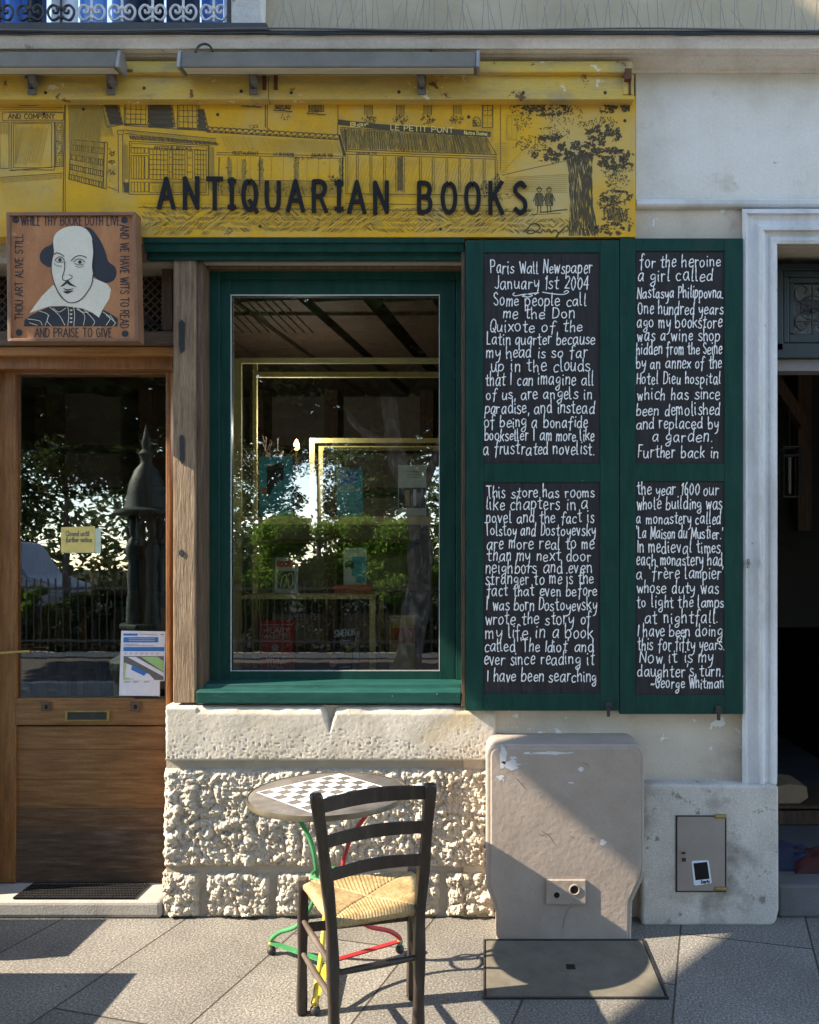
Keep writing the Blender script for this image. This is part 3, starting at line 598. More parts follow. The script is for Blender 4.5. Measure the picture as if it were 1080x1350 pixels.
# limestone base: dressed ledge and rusticated courses, displaced grids ----
def stone_grid(name, px0, px1, py0, py1, fn, m, res=2.0, edge=10):
    t = MB(); nx = int((px1-px0)/res); nz = int((py1-py0)/res)
    for j in range(nz+1):
        py = py0+(py1-py0)*j/nz
        for i in range(nx+1):
            px = px0+(px1-px0)*i/nx; x, z = X(px), Z(py)
            h = fn(x, z, px, py)
            e = min(px-px0, px1-px, py-py0, py1-py); k = max(0., 1-e/edge)
            y = -h + .035*k*k
            if i in (0, nx) or j in (0, nz): y = .09
            t.v.append((x+.004*noise.noise(Vector((x*40, 5, z*40))), y, z))
    for j in range(nz):
        for i in range(nx):
            a = j*(nx+1)+i; t.f.append((a, a+nx+1, a+nx+2, a+1)); t.m.append(0)
    return t.build(name, m, B, smooth=False)
def N3(x, z, f, o=0): return noise.noise(Vector((x*f, o, z*f)))
def f_rough(x, z, px, py):
    q = Vector((x*20, 0, z*20)); q2 = Vector((x*20+3*N3(x, z, 11, 4), 1.3, z*20+3*N3(x, z, 11, 9)))
    b = lambda f, o: abs(N3(x+.02*N3(x, z, 13, o+5), z+.02*N3(x, z, 13, o+8), f, o))
    h = .030*b(15, 1)+.024*b(27, 2)+.013*b(52, 3)+.006*N3(x, z, 100, 4)+.010*N3(x, z, 6, 7)
    return h+.006
def f_ledge(x, z, px, py):
    t = (py-930)/72
    pit = max(0, N3(x, z, 110, 3)-.25+.35*(t-.8))*max(0, min(1, t*1.4))*max(0, min(1, 1.3*N3(x, z, 3, 1)+.75))
    h = .03+.0025*N3(x, z, 7, 1)+.0006*N3(x, z, 40, 6)-.018*pit
    if py < 940: h -= max(0, (940-py)/10)*(.012+.02*max(0, N3(x, z*0, 14, 5)+.1)) if px > 262 else 0
    dx = abs(px-436)-max(0, (966-py)*.33)
    if dx < 0 and py < 966 and px > 420: h -= .045*min(1, -dx/5)
    return h
def smooth_mesh(o):
    o.data.polygons.foreach_set('use_smooth', [True]*len(o.data.polygons)); o.data.update(); return o
smooth_mesh(stone_grid('ledge_stone', 219, 655, 929, 1003, f_ledge, M['stone'], 1.5, 4))
rows = [(1012, 1143, [215, 655]), (1149, 1210, [213, 268, 360, 470, 584, 655])]
for (a, b, xs) in rows:
    for u, v in zip(xs[:-1], xs[1:]): stone_grid('rusticated_stone', u+(0 if u < 216 else 3), v-(0 if v > 650 else 3), a, b, f_rough, M['rough'], 1.6, 9)
w = MB(); w.box(X(219), X(655), .006, .30, .0, Z(930)); w.build('base_core', M['mortar'], B)
# ------------------------------------------------------------------ painted sign board
sg = thing('sign_board', (X(420), -.06, Z(313)), 'wide yellow painted sign board with ink drawn shopfronts and raised black ANTIQUARIAN BOOKS lettering', 'sign')
sY = -.055
t = MB(); t.pb(-420, 126, 85.6, 312.5, sY, .028); t.pb(86.4, 126, 838, 312.5, sY, .028); t.build('board', M['yellow'], sg, bevel=.002)
t = MB(); t.pb(-420, 98, 353.5, 131, sY-.045, .028); t.pb(354.3, 98, 836, 131, sY-.045, .028)
t.sweep([(.02, Z(98, -.1)-.001+.002), (sY-.06, Z(98, sY-.06)+.002), (sY-.07, Z(95, sY-.07)), (sY-.07, Z(86, sY-.07)), (sY-.055, Z(83, sY-.055)), (sY-.055, Z(80.5, sY-.055)), (.02, Z(80, sY-.05))], X(-420, -.1), X(834, -.12)); t.build('top_rail', M['yellow_rail'], sg, bevel=.003)
t = MB(); t.pb(824, 90, 833, 104.0, sY-.074, sY-.05, 0); t.pb(822, 103.9, 834, 124, sY-.0505, sY-.04, 1); t.pb(829, 108, 832, 124, sY-.054, sY-.045, 0); RU = [mat('rust', [(.05,.02,.012),(.16,.06,.03)], 20, .9), M['yellow_rail']]; t.build('rusty_bracket', RU, sg)
for a in (346, 361): t = MB(); t.pb(a, 99, a+5, 118, sY-.05, sY-.04, 0); t.build('rusty_bracket', RU, sg)
for px, py in ((60,122),(190,116),(318,120),(384,122),(526,121),(690,122),(798,122),(110,144),(287,151),(618,154),(824,159),(58,150),(343,298),(581,302)):
    q = P(px, py, sY-.047 if py < 130 else sY-.0015); t = MB(); t.prism([(q.x+.0075*math.cos(k*.524), q.z+.0075*math.sin(k*.524)) for k in range(12)], q.y, q.y+.004, px=False); t.build('screw', M['rubber'], sg)
# the ink drawing: hundreds of strokes on the board
d = MB(); dY = sY-.0008; rg = random.Random(11)
def ln(x0, y0, x1, y1, w=.7, m=0):
    n = 5; d.ribbon([(x0+(x1-x0)*i/n+rg.uniform(-.25, .25), y0+(y1-y0)*i/n+rg.uniform(-.25, .25)) for i in range(n+1)], w, dY, m, cap=False)
def rect(x0, y0, x1, y1, w=.7, m=0):
    ln(x0, y0, x1, y0, w, m); ln(x1, y0, x1, y1, w, m); ln(x1, y1, x0, y1, w, m); ln(x0, y1, x0, y0, w, m)
def quad(p, w=.7, m=0):
    for i in range(4): ln(*p[i], *p[(i+1) % 4], w, m)
def lerp(a, b, t): return (a[0]+(b[0]-a[0])*t, a[1]+(b[1]-a[1])*t)
def grid(p, nx, ny, w=.6, m=0):                     # p: tl, tr, br, bl
    for i in range(nx+1): ln(*lerp(p[0], p[1], i/nx), *lerp(p[3], p[2], i/nx), w, m)
    for j in range(ny+1): ln(*lerp(p[0], p[3], j/ny), *lerp(p[1], p[2], j/ny), w, m)
def hatch(p, n, skew=0, w=.5, m=1, j=.3):            # strokes from the top edge to the bottom edge
    for i in range(n):
        t0 = (i+rg.uniform(0, j))/n; t1 = min(1, max(0, t0+skew)); a = lerp(p[0], p[1], t0); b = lerp(p[3], p[2], t1)
        ln(*lerp(a, b, rg.uniform(0, .08)), *lerp(a, b, rg.uniform(.9, 1)), w*rg.uniform(.7, 1.3), m)
def tiles(p, nx, ny):
    for j in range(ny):
        for i in range(nx):
            c = lerp(lerp(p[0], p[1], (i+.5*(j % 2)+.1)/(nx+.6)), lerp(p[3], p[2], (i+.5*(j % 2)+.1)/(nx+.6)), (j+.1)/ny)
            d.ribbon([(c[0]-1.2, c[1]), (c[0]-1, c[1]+2.2), (c[0]+1, c[1]+2.4), (c[0]+1.4, c[1])], 1.5, dY, 0, cap=False)
def leaves(cx, cy, rx, ry, n, w=1.4, m=0, ln_=3.0, down=True):
    for i in range(n):
        a = rg.uniform(0, 6.28); q = math.sqrt(rg.random()); x = cx+rx*q*math.cos(a); y = cy+ry*q*math.sin(a); b = rg.uniform(0, 3.14); l = ln_*rg.uniform(.5, 1.1)
        if x > 834 or y < 133 or y > 310: continue
        if n > 100 and noise.noise(Vector((x*.11, y*.19, 3))) < -.08: continue
        d.ribbon([(x, y), (x+l*.5*math.cos(b), y+l*.5*math.sin(b)), (x+l*math.cos(b+.3), y+l*math.sin(b+.3))], [.3, w, .3], dY, m, cap=False)
# far left shop
for y in (141, 144, 146.5): ln(0, y, 84, y+1, .6)
for i in range(20): ln(2+i*4, 141, 5+i*4, 143, .6, 1)
rect(25, 130, 49, 139, .8); hatch([(26,131),(48,131),(48,138),(26,138)], 10, 0, .8); rect(69, 130, 81, 138); hatch([(70,131),(80,131),(80,138),(70,138)], 6, 0, .7)
rect(3, 148.5, 84, 158.5, .8); write(d, 'AND COMPANY', 11, 72, 156.4, 6.4, 1.1, dY, 0)
rect(15, 161, 72, 224, .9); rect(18, 163, 68, 221, .7); rect(0, 161, 12, 222); hatch([(0,162),(12,162),(12,178),(0,178)], 6, 0, .7); rect(73, 161, 83, 219, .9)
for i in range(4): rect(75, 163+14*i, 81, 175+14*i, .6); leaves(78, 169+14*i, 3, 5, 8, 1)
ln(12, 225, 84, 219, .8); ln(0, 234, 84, 228, .8); ln(0, 236, 84, 230, .6, 1); hatch([(0,236),(84,230),(80,236),(0,242)], 40, .05, .6); hatch([(20,165),(66,165),(66,219),(20,219)], 22, -.25, .5)
ln(86, 131, 83, 280, 1.1)
# hatched side wall with book boxes
hatch([(90,132),(138,132),(152,250),(92,205)], 60, -.4, .55); hatch([(88,134),(140,140),(150,180),(90,190)], 34, .3, .5)
quad([(94,184),(138,188),(136,248),(91,236)], 1.1); quad([(138,187),(142,188),(140,249),(136,248)], .8)
for j in range(8):
    a = lerp((94,184),(91,236), j/8); b = lerp((138,188),(136,248), j/8); ln(*a, *b, 1.0)
    a2 = lerp((94,184),(91,236), (j+1)/8); b2 = lerp((138,188),(136,248), (j+1)/8); hatch([a, b, b2, a2], 17, .01, .9, 0 if j % 2 else 1, .5)
ln(142, 246, 155, 251, .8); leaves(148, 200, 4, 5, 18); leaves(148, 212, 4, 3, 12); leaves(147, 226, 5, 4, 16); leaves(122, 168, 9, 10, 14, 1, 1)
# tall shop in the middle
for p in ([(137,131),(155,131),(162,163),(146,163)], [(196,131),(226,131),(231,167),(197,167)], [(262,144),(269,144),(275,171),(262,171)]):
    quad(p, .9); wd = p[1][0]-p[0][0]; tiles(p, max(3, int(wd/3.0)), int((p[2][1]-p[0][1])/3.1)); tiles([(q[0]+.9, q[1]+1.3) for q in p], max(3, int(wd/3.0)), int((p[2][1]-p[0][1])/3.1))
quad([(133,131),(137,131),(146,165),(141,167)], .8); ln(141, 168, 166, 163, .9)
for p, nx in (([(166,131),(193,131),(192,164),(166,163)], 4), ([(236,131),(259,131),(260,169),(236,168)], 4)):
    grid(p, nx, 5, .8); quad([(p[0][0]-2,131),(p[1][0]+3,131),(p[2][0]+3,p[2][1]+1),(p[3][0]-2,p[3][1]+1)], 1.0)
ln(163, 165, 276, 173, .9); ln(163, 171, 285, 183, .8); ln(165, 176, 290, 190, .8); hatch([(170,178),(286,187),(288,192),(172,184)], 70, .01, .9, 0); hatch([(166,172),(282,182),(286,188),(170,178)], 50, .02, .6)
rect(155, 172, 163, 177, .8); ln(156, 177, 156, 254, .9); ln(162, 177, 162, 254, .9); hatch([(163,188),(169,188),(169,240),(163,240)], 5, 0, .8)
quad([(171,186),(275,192),(275,257),(170,256)], .9); quad([(173,189),(273,194),(273,198),(173,194)], .6); write(d, 'ANTIQUE BOOKS', 203, 253, 196.5, 4.4, .8, dY, 0, yb2=198)
hatch([(163,240),(170,240),(170,255),(163,255)], 9, .2, 1.0, 0)
for x0, x1 in ((173, 190), (191, 196)):
    grid([(x0,195),(x1,195),(x1,202),(x0,202)], 4 if x1-x0 > 9 else 1, 1, .7); grid([(x0,205),(x1,205),(x1,236),(x0,236)], 5 if x1-x0 > 9 else 1, 1, .8); grid([(x0,240),(x1,240),(x1,253),(x0,253)], 4 if x1-x0 > 9 else 1, 1, .7)
for x0, x1, n in ((197, 221, 5), (228, 244, 4), (257, 272, 4)):
    grid([(x0,197),(x1,198),(x1,237),(x0,236)], n, 6, .75); rect(x0, 241, x1, 254, .7)
grid([(223,198),(227,198),(227,236),(223,236)], 1, 4, .7); grid([(247,199),(254,199),(254,236),(247,236)], 1, 4, .7); hatch([(198,238),(274,238),(274,242),(198,242)], 60, .0, .7); hatch([(275,190),(283,192),(283,255),(275,255)], 7, 0, .9)
hatch([(200,243),(272,243),(272,254),(200,254)], 45, .03, .5)
# long restaurant
for x0, x1, y in ((277,301,133),(320,343,137),(362,384,143),(406,428,147)):
    rect(x0+1, 131, x1-1, y, .9); hatch([(x0+2,131),(x1-2,131),(x1-2,y),(x0+2,y)], 9, .05, 1.1, 0); ln(x0-2, y+2.5, x1+2, y+4, 1.3); ln(x0-1, y+4.5, x1+1, y+5.5, .6, 1); leaves((x0+x1)/2, y-1, 9, 3, 16, 1.2)
leaves(377, 152, 6, 6, 14, 1.1); ln(350, 131, 350, 168, 1.0); ln(352.5, 131, 352.5, 168, .8); ln(352, 168, 358, 174, 1.2); ln(446, 131, 445.5, 178, .9); rect(334, 165, 340, 168, .7); rect(329, 165, 336, 169, .7, 1)
for i in range(22):
    x = 272+i*8; y = 167+i*.48
    d.ribbon([(x, y+3), (x+3, y), (x+9, y+1.5), (x+6, y+5)], 1.0, dY, 0, cap=False); hatch([(x,y+4),(x+6,y+4.4),(x+6,y+7),(x,y+6.6)], 4, .2, .9, 0)
ln(272, 174, 447, 184, .9); ln(286, 201, 454, 206, .8); ln(285, 204, 454, 209, .7); ln(447, 178, 455, 206, 1.4); hatch([(446,178),(449,178),(457,206),(453,206)], 4, 0, 1.2, 0); hatch([(290,178),(446,186),(450,203),(292,199)], 70, .05, .45)
write(d, 'RESTAURANT', 307, 341, 203.4, 4, .8, dY, 0, yb2=204.4); write(d, 'LA BUCHERIE', 361, 388, 204.5, 3.6, .7, dY, 0, yb2=205.5); write(d, 'SALON DE THE', 411, 439, 206, 3.6, .8, dY, 0, yb2=206.6)
for x, wv in ((289, 1.2), (302, 1.0), (343, 1.5), (390, 1.6), (452, 1.8), (313, .6), (330, .6), (358, .5), (374, .5), (405, .5), (420, .5), (435, .5)): ln(x, 207, x-.5, 246, wv, 0 if wv > .9 else 1)
for x in (303, 322, 344, 391, 450): leaves(x, 222, 4, 14, 26, 1.1, 0, 2.4); hatch([(x-3,208),(x+3,208),(x+3,243),(x-3,243)], 5, .1, .8)
leaves(410, 207, 30, 3, 40, 1, 0, 2.2); leaves(440, 235, 6, 6, 26, 1.2); hatch([(285,238),(452,240),(452,258),(285,256)], 110, .02, .6); ln(283, 237, 453, 239, .8); ln(283, 257, 453, 260, .7)
for i in range(14): leaves(292+i*12, 247+rg.uniform(-2, 3), 4, 5, 10, 1.2); ln(290+i*12, 247, 294+i*12, 258, .8)
# cafe with the black fascia
d.ribbon([(446, 161), (500, 167), (560, 171), (647, 177)], 7.0, dY+.0002, 2, cap=False); hatch([(446,157),(455,158),(455,166),(446,164)], 5, .1, 1.2, 0)
write(d, 'LE PETIT PONT', 515, 598, 171.2, 6.6, 1.15, dY-.001, 3, yb2=175); write(d, 'Notre Dame', 612, 642, 177, 4.6, .8, dY-.001, 3, yb2=178.6, jit=.5); write(d, 'Bar', 462, 486, 166.2, 5, 1.2, dY-.001, 3, jit=.6, rng=rg)
quad([(449,168),(640,180),(655,204),(456,197)], .9); hatch([(449,168),(640,180),(655,204),(456,197)], 150, -.035, .7, 0, .8); hatch([(449,168),(640,180),(655,204),(456,197)], 120, -.02, .6, 1, .8)
ln(456, 200, 655, 207, .9); ln(456, 203, 655, 210, .8); write(d, 'SALON DE THE', 470, 497, 203, 2.6, .6, dY, 0); ln(449, 170, 457, 200, 1.6)
for x in (456, 470, 488, 506, 522, 531, 553, 570, 588, 605, 621, 637, 653):
    ln(x, 204+(x-456)*.035, x, 254, .8); ln(x+2.5, 204+(x-456)*.035, x+2.5, 254, .6)
hatch([(524,206),(531,206),(531,253),(524,253)], 5, 0, .7, 0)
for i in range(26): ln(524, 208+i*1.7, 531, 206+i*1.7, .7)
hatch([(458,206),(652,212),(652,250),(458,250)], 46, -.06, .4); ln(455, 255, 655, 258, .9); ln(455, 268, 660, 271, .7); hatch([(455,256),(655,259),(655,262),(455,259)], 80, 0, .6)
for x in (486, 528, 564, 603): 
    ln(x-5, 131, x-5, 152, .9); ln(x+5, 131, x+5, 152, .9); hatch([(x-4,131),(x+4,131),(x+4,152),(x-4,152)], 6, .1, .8, 1); leaves(x, 157, 10, 6, 46, 1.7, 0, 2.4)
d.ribbon(smooth_pts([(624,166),(624,158),(628,154),(633,158),(633,166)], 4), 1.0, dY, 0); ln(623, 166, 634, 166, 1); leaves(628, 161, 4, 4, 18, 1.4)
rect(636, 131, 650, 168, .9); grid([(637,133),(649,133),(649,152),(637,152)], 2, 3, .7); grid([(637,154),(649,154),(649,186),(637,186)], 2, 4, .5, 1); ln(660, 131, 660, 225, .7); rect(668, 152, 681, 184, .6, 1); rect(670, 154, 675, 182, .5, 1); ln(662, 231, 745, 212, .7); ln(662, 228, 700, 186, .5, 1)
for i in range(14): ln(652, 190+i*3, 670, 189+i*3.2, .5, 1)
for i in range(10): ln(665, 234+i*2, 748, 230+i*2.6, .5, 1)
leaves(655, 240, 6, 12, 50, 1.3); leaves(640, 248, 5, 12, 40, 1.2); leaves(662, 258, 14, 4, 30, 1.1)
# the tree, two figures, undergrowth
for cx, cy, rx, ry, n in ((722,143,32,9,260),(803,143,13,5,110),(824,141,6,5,50),(726,180,14,5,150),(797,175,26,11,330),(770,198,44,13,620),(812,209,27,13,480),(728,203,28,8,200)): leaves(cx, cy, rx, ry, n, 2.3, 0, 4.2)
for cx, cy, rx, ry, n in ((700,143,34,8,150),(690,160,12,14,60),(740,150,30,14,90),(698,190,18,12,90),(725,200,26,16,150),(815,222,22,14,260),(730,175,22,10,70),(796,160,18,7,70),(770,163,8,4,26),(815,240,16,8,60)): leaves(cx, cy, rx, ry, n, 1.1, 0, 3.0)
tl = [(746, 200), (750, 230), (752, 270), (750, 311)]; trr = [(782, 200), (780, 230), (782, 275), (790, 311)]
for i in range(46):
    f = i/45; p = [lerp(a, b, f+rg.uniform(-.01, .01)) for a, b in zip(tl, trr)]
    for sgm in range(7):
        a = sgm/7+rg.uniform(-.07, .10); a = max(0, a); b = a+rg.uniform(.08, .17); pts = []
        for q in (a, (a+b)/2, b):
            q = min(.999, q)*3; k = int(q); pts.append(lerp(p[k], p[k+1], q-k))
        d.ribbon(pts, [.4, 1.7 if f > .45 else 1.0, .4], dY, 0, cap=False)
leaves(812, 258, 22, 9, 230, 1.8, 0, 4); leaves(815, 285, 20, 22, 260, 1.5, 0, 4); leaves(808, 300, 24, 8, 120, 2.4, 0, 5); leaves(800, 268, 12, 10, 80, 1.4)
d.ribbon(smooth_pts([(797,290),(797,276),(806,270),(818,274),(822,288),(812,296)], 5), 1.2, dY, 0); hatch([(800,274),(818,274),(820,292),(800,292)], 14, .1, .8, 0)
for cx in (711, 724):
    d.ribbon(smooth_pts([(cx-3,250),(cx,246.5),(cx+3,250),(cx,253.5),(cx-3,250)], 4), 1.0, dY, 0); d.ribbon([(cx-3.5,248.5),(cx+3.5,248.5)], 1.4, dY, 0)
    quad([(cx-4,255),(cx+4,255),(cx+5,271),(cx-5,271)], 1.0); hatch([(cx-4,255),(cx+4,255),(cx+5,271),(cx-5,271)], 8, 0, .8, 0); ln(cx-2, 271, cx-2, 281, 1.2); ln(cx+2, 271, cx+2, 280, 1.2); ln(cx-4, 256, cx-8, 266, 1.1); ln(cx+4, 256, cx+8, 265, 1.1)
ln(712, 280, 748, 276, 1.4); ln(700, 283, 740, 281, .8)
# herringbone cobbles along the foot
x = 186
while x < 748:
    for r_ in range(6):
        y = 272+r_*6.6+rg.uniform(-1.2, 1.2)+(x-186)*.006
        if x > 700 and y < 284: continue
        if y > 305: continue
        for q in range(3):
            xx = x+q*2.6+rg.uniform(-.6, .6)+(r_ % 2)*3.5; m_ = 0 if rg.random() < .4 else 1; l_ = rg.uniform(4.5, 7.5)
            if rg.random() < .12: continue
            if (int(x/60)+r_//3) % 3 == 0: d.ribbon([(xx, y), (xx+l_, y+l_*.8)], .8, dY, m_, cap=False)
            else: d.ribbon([(xx, y+l_*.8), (xx+l_, y)], .8, dY, m_, cap=False)
    x += 7.6
ln(182, 273, 700, 279, .7); ln(186, 268, 520, 272, .5, 1)
d.ribbon(smooth_pts([(690,306),(697,300),(700,296),(708,295),(712,300),(706,306),(698,308),(694,305),(702,304),(712,307),(716,303),(720,306),(724,302),(727,306),(732,303),(736,308),(733,313),(740,304),(748,298),(752,306),(757,296),(763,292),(766,300),(772,303),(776,299),(780,304),(786,300),(790,303),(786,307),(782,304)], 4), 1.5, dY, 0)
d.build('drawing', [M['ink'], M['ink2'], M['ink'], M['yellow_p']], sg)
# raised letters, each a part
rgl = random.Random(2); st, L = None, 0
letters = [('A',207,231,235,275),('N',240,264,234.5,276),('T',272,294,235,276.5),('I',300,311,236,277),('Q',317,341,237,278),('U',348,371,237.5,278.5),('A',377,402,238,279),('R',410,433,238.5,280),('I',441,453,238.5,279.5),('A',458,483,239.5,281),('N',491,514,240,281.5),('B',549,571,240.5,281.5),('O',580,604,240.5,282),('O',611,635,240.5,282),('K',643,665,240.5,282.5),('S',675,697,240.5,282)]
for ch, x0, x1, yt, yb in letters:
    t = MB(); stp, L = text_strokes(ch, 1.3, 0, rgl, {'I': SERIF_I}); lw = 5.5; yt -= 2.5; yb += .5; ends = [tuple(round(c, 1) for c in s_[k_]) for s_ in stp if len(s_) > 1 for k_ in (0, -1)]; tail = {}
    for s_ in stp:
        q = [(x0+lw/2+a*(x1-x0-lw)/L, yb-lw/2-b*(yb-yt-lw)/10) for a, b in s_]
        if len(q) == 2:
            dx, dy = q[1][0]-q[0][0], q[1][1]-q[0][1]; l = math.hypot(dx, dy) or 1; f0, f1 = (ends.count(tuple(round(c, 1) for c in s_[k_])) == 1 for k_ in (0, -1)); e0, e1 = lw*.48*f0, lw*.48*f1
            for fl_, pt_ in ((f0, q[0]), (f1, q[1])):
                if not fl_: t.face([tuple(P(pt_[0]+lw/2*math.cos(-k_*.524), pt_[1]+lw/2*math.sin(-k_*.524), sY-.0101-.00005*(len(t.f) % 5))) for k_ in range(12)])
            q = [(q[0][0]-dx/l*e0, q[0][1]-dy/l*e0), (q[1][0]+dx/l*e1, q[1][1]+dy/l*e1)]
        t.ribbon(q, lw, sY-.010, cap=False)
    o = t.build('letter', M['black'], sg, solid=0); md = o.modifiers.new('solid', 'SOLIDIFY'); md.thickness = .005; md.offset = -1

# ------------------------------------------------------------------ square portrait plaque
pq = thing('portrait_plaque', (X(95), -.06, Z(449)), 'square copper brown wooden plaque with a painted portrait of a man in white collar', 'sign')
pY = -.125
t = MB(); t.prism([(10, 282), (177, 282), (180, 447), (12, 447)], pY, pY+.05); t.build('board', M['copper'], pq)
t = MB(); o4 = [(8, 279.5), (178.5, 279), (182.5, 450), (10, 450)]; i4 = [(12.5, 284), (174.5, 283.5), (177.5, 446), (14.5, 446)]
for k_ in range(4):
    a, b = k_, (k_+1) % 4; t.prism([o4[a], o4[b], i4[b], i4[a]], pY-.012, pY+.052)
t.build('rim', M['rim'], pq, bevel=.002)
def c3(p): return [(x/3.857, 270+y/3.857) for x, y in p]
pt = MB()
def area(p, lv, m, n=5, closed=True):
    q = smooth_pts(c3(p), n, True) if n else c3(p)
    pt.face([tuple(P(x, y, pY-.0004*lv)) for x, y in q], m)
def stroke(p, w, lv=7, m=1, n=6): pt.ribbon(smooth_pts(c3(p), n), w, pY-.0004*lv, m)
area([(425,112),(465,122),(510,180),(535,235),(552,288),(582,312),(593,345),(580,382),(545,398),(508,388),(478,362),(450,330),(440,200),(400,120)], 1, 1)
area([(274,165),(262,200),(225,220),(203,252),(206,285),(226,306),(258,318),(290,300),(295,200)], 1, 1)
area([(270,408),(215,462),(150,550),(200,533),(252,516),(330,514),(420,526),(470,548),(503,573),(530,520),(556,478),(565,430),(545,402),(475,372),(400,400)], 2, 0, 0)
area([(275,240),(271,180),(288,142),(330,116),(375,108),(422,114),(455,142),(473,190),(476,250),(470,310),(474,350),(463,405),(440,446),(410,480),(375,496),(340,490),(312,466),(288,428),(270,380),(262,330),(266,285)], 3, 0)
area([(122,618),(126,585),(160,560),(200,540),(252,518),(330,516),(420,530),(470,550),(505,575),(522,532),(560,552),(600,578),(598,618)], 2.5, 1, 0)
for p in ([(200,540),(245,560),(230,612)],[(252,520),(300,560),(330,612)],[(250,560),(240,590),(262,616)],[(345,520),(350,560),(345,616)],[(375,522),(380,560),(376,616)],[(390,530),(430,560),(425,612)],[(430,535),(480,590),(470,616)],[(140,580),(200,590),(215,612)],[(150,600),(190,612)],[(525,545),(560,575),(540,612)],[(540,560),(590,600)],[(560,560),(585,600),(575,616)],[(270,525),(300,545),(335,525)],[(395,525),(420,545),(450,545)]): stroke(p, .7, 6, 0)
for y in (535, 555, 575, 595): stroke([(358, y), (362, y+3), (366, y)], 1.5, 6, 0)
stroke([(275,252),(290,244),(312,252),(325,262)], 1.2); stroke([(362,284),(385,264),(412,258),(440,268)], 1.2)
stroke([(280,282),(295,266),(315,268),(328,284)], 1.0); stroke([(284,286),(300,292),(322,290)], .8); stroke([(375,290),(395,276),(420,280),(432,292)], 1.0); stroke([(380,298),(400,306),(424,302)], .8)
stroke([(275,296),(290,310),(315,312)], .6); stroke([(384,312),(405,318),(425,312)], .6)
for cx, cy in ((305, 280), (407, 291)): area([(cx+9*math.cos(q), cy+9*math.sin(q)) for q in (0, 1.05, 2.1, 3.14, 4.2, 5.2)], 6, 1)
stroke([(330,290),(328,330),(318,368),(322,382),(336,386)], 1.1); stroke([(336,386),(350,380),(365,372),(366,362),(352,356)], .9)
area([(345,380),(358,396),(388,418),(372,414),(352,408),(340,400),(325,412),(308,416),(328,396)], 6, 1, 4); area([(322,424),(345,430),(376,424),(362,432),(345,436),(330,432)], 6, 1, 4); area([(322,440),(345,438),(374,436),(358,446),(345,452),(330,448)], 6, 1, 4)
stroke([(288,430),(312,468),(345,494),(375,497),(412,482),(442,446),(466,405),(474,355)], 1.2); stroke([(470,180),(476,240),(470,310),(476,352)], .9); stroke([(275,405),(295,440),(318,472)], .7)
stroke([(270,240),(262,320),(272,385),(290,430)], .8)
for cx, cy in ((81, 76), (633, 77), (97, 649), (637, 655)): area([(cx+17*math.cos(q), cy+17*math.sin(q)) for q in (0, .8, 1.6, 2.4, 3.14, 3.9, 4.7, 5.5)], 4, 1)
pt.build('portrait', [M['cream'], M['navy']], pq)
t = MB(); L4 = pY-.0012
def pw(s, x0, x1, yb, h): 
    a, b = c3([(x0, yb), (x1, yb)]); t = MB(); write(t, s, a[0], b[0], a[1], h/3.857, 1.25, L4, 0, jit=.25, gap=1.5, rng=rg, over={'E': (3.6, "!.3,10 .3,0;.3,10 3.4,10;.3,5.2 2.8,5.2;.3,0 3.4,0")}); t.build('lettering', M['navy'], pq)
pw('WHILE THY BOOKE DOTH LIVE', 108, 608, 104, 46); pw('AND PRAISE TO GIVE', 178, 566, 672, 44)
def pv(s, cx, cy, half, h, a):
    q = c3([(cx, cy)])[0]; t = MB(); write(t, s, q[0]-half/3.857, q[0]+half/3.857, q[1]+h/2/3.857, h/3.857, 1.25, L4, 0, jit=.25, gap=1.5, rot=(q[0], q[1], a), rng=rg); t.build('lettering', M['navy'], pq)
pv('THOU ART ALIVE STILL', 97, 367, 216, 38, -math.pi/2); pv('AND WE HAVE WITS TO READ', 634, 365, 262, 42, math.pi/2)

# ------------------------------------------------------------------ strip lights over the sign
def strip_light(px0, px1, brk, label):
    th = thing('strip_light', (X((px0+px1)/2, -.25), -.25, Z(97, -.25)), label, 'lamp', 'strip lights above the yellow sign')
    x0, x1 = X(px0, -.21), X(px1, -.21); f = -.215
    zf0, zf1 = Z(88, f), Z(85, f); zt = Z(67, -.20)
    t = MB(); t.sweep([(-.135, zf0+.008), (-.15, zf0+.008), (f+.004, zf0), (f+.002, zf1), (f+.006, zf1+.006), (-.195, zt), (-.16, zt+.006), (-.135, zt-.02)], x0, x1); t.build('housing', M['grey_light'], th, bevel=.004)
    t = MB(); t.sweep([(-.153, zf0+.0045), (f+.010, zf0-.0025), (f+.010, zf0+.001), (-.153, zf0+.0085)], x0+.012, x1-.012); t.build('lens', M['lens'], th)
    for xe, s in ((x0, -1), (x1, 1)):
        t = MB(); b = len(t.v); pr = [(-.13, zf0+.003), (-.15, zf0+.003), (f-.004, zf0-.004), (f-.004, zf1+.003), (-.198, zt+.006), (-.155, zt+.010), (-.13, zt-.02)]
        t.sweep(pr, min(xe, xe+s*.016), max(xe, xe+s*.016)); t.build('end_cap', M['alu'], th, bevel=.005)
    for px in brk:
        t = MB(); xx = X(px, -.11)
        t.box(xx-.019, xx+.019, -.112, -.104, Z(124, -.11), Z(98, -.11)); t.prism([(xx-.019, 0)]*0 or [(px-8, 94), (px+3, 94), (px+4, 106), (px-2, 110)], -.150, -.113, 0); t.lathe([(.0001, -.003), (.008, -.002), (.009, .002)], (xx, -.113, Z(117, -.11)), 8, 1); t.build('bracket', [M['grey_p'], M['rubber']], th, bevel=.001)
    return th
strip_light(-330, 153, (42, 146), 'grey strip light cut off by the picture edge, leftmost of the two above the sign')
l2 = strip_light(238, 628, (334, 556), 'long grey strip light over the middle of the yellow sign, with a looped black cable')
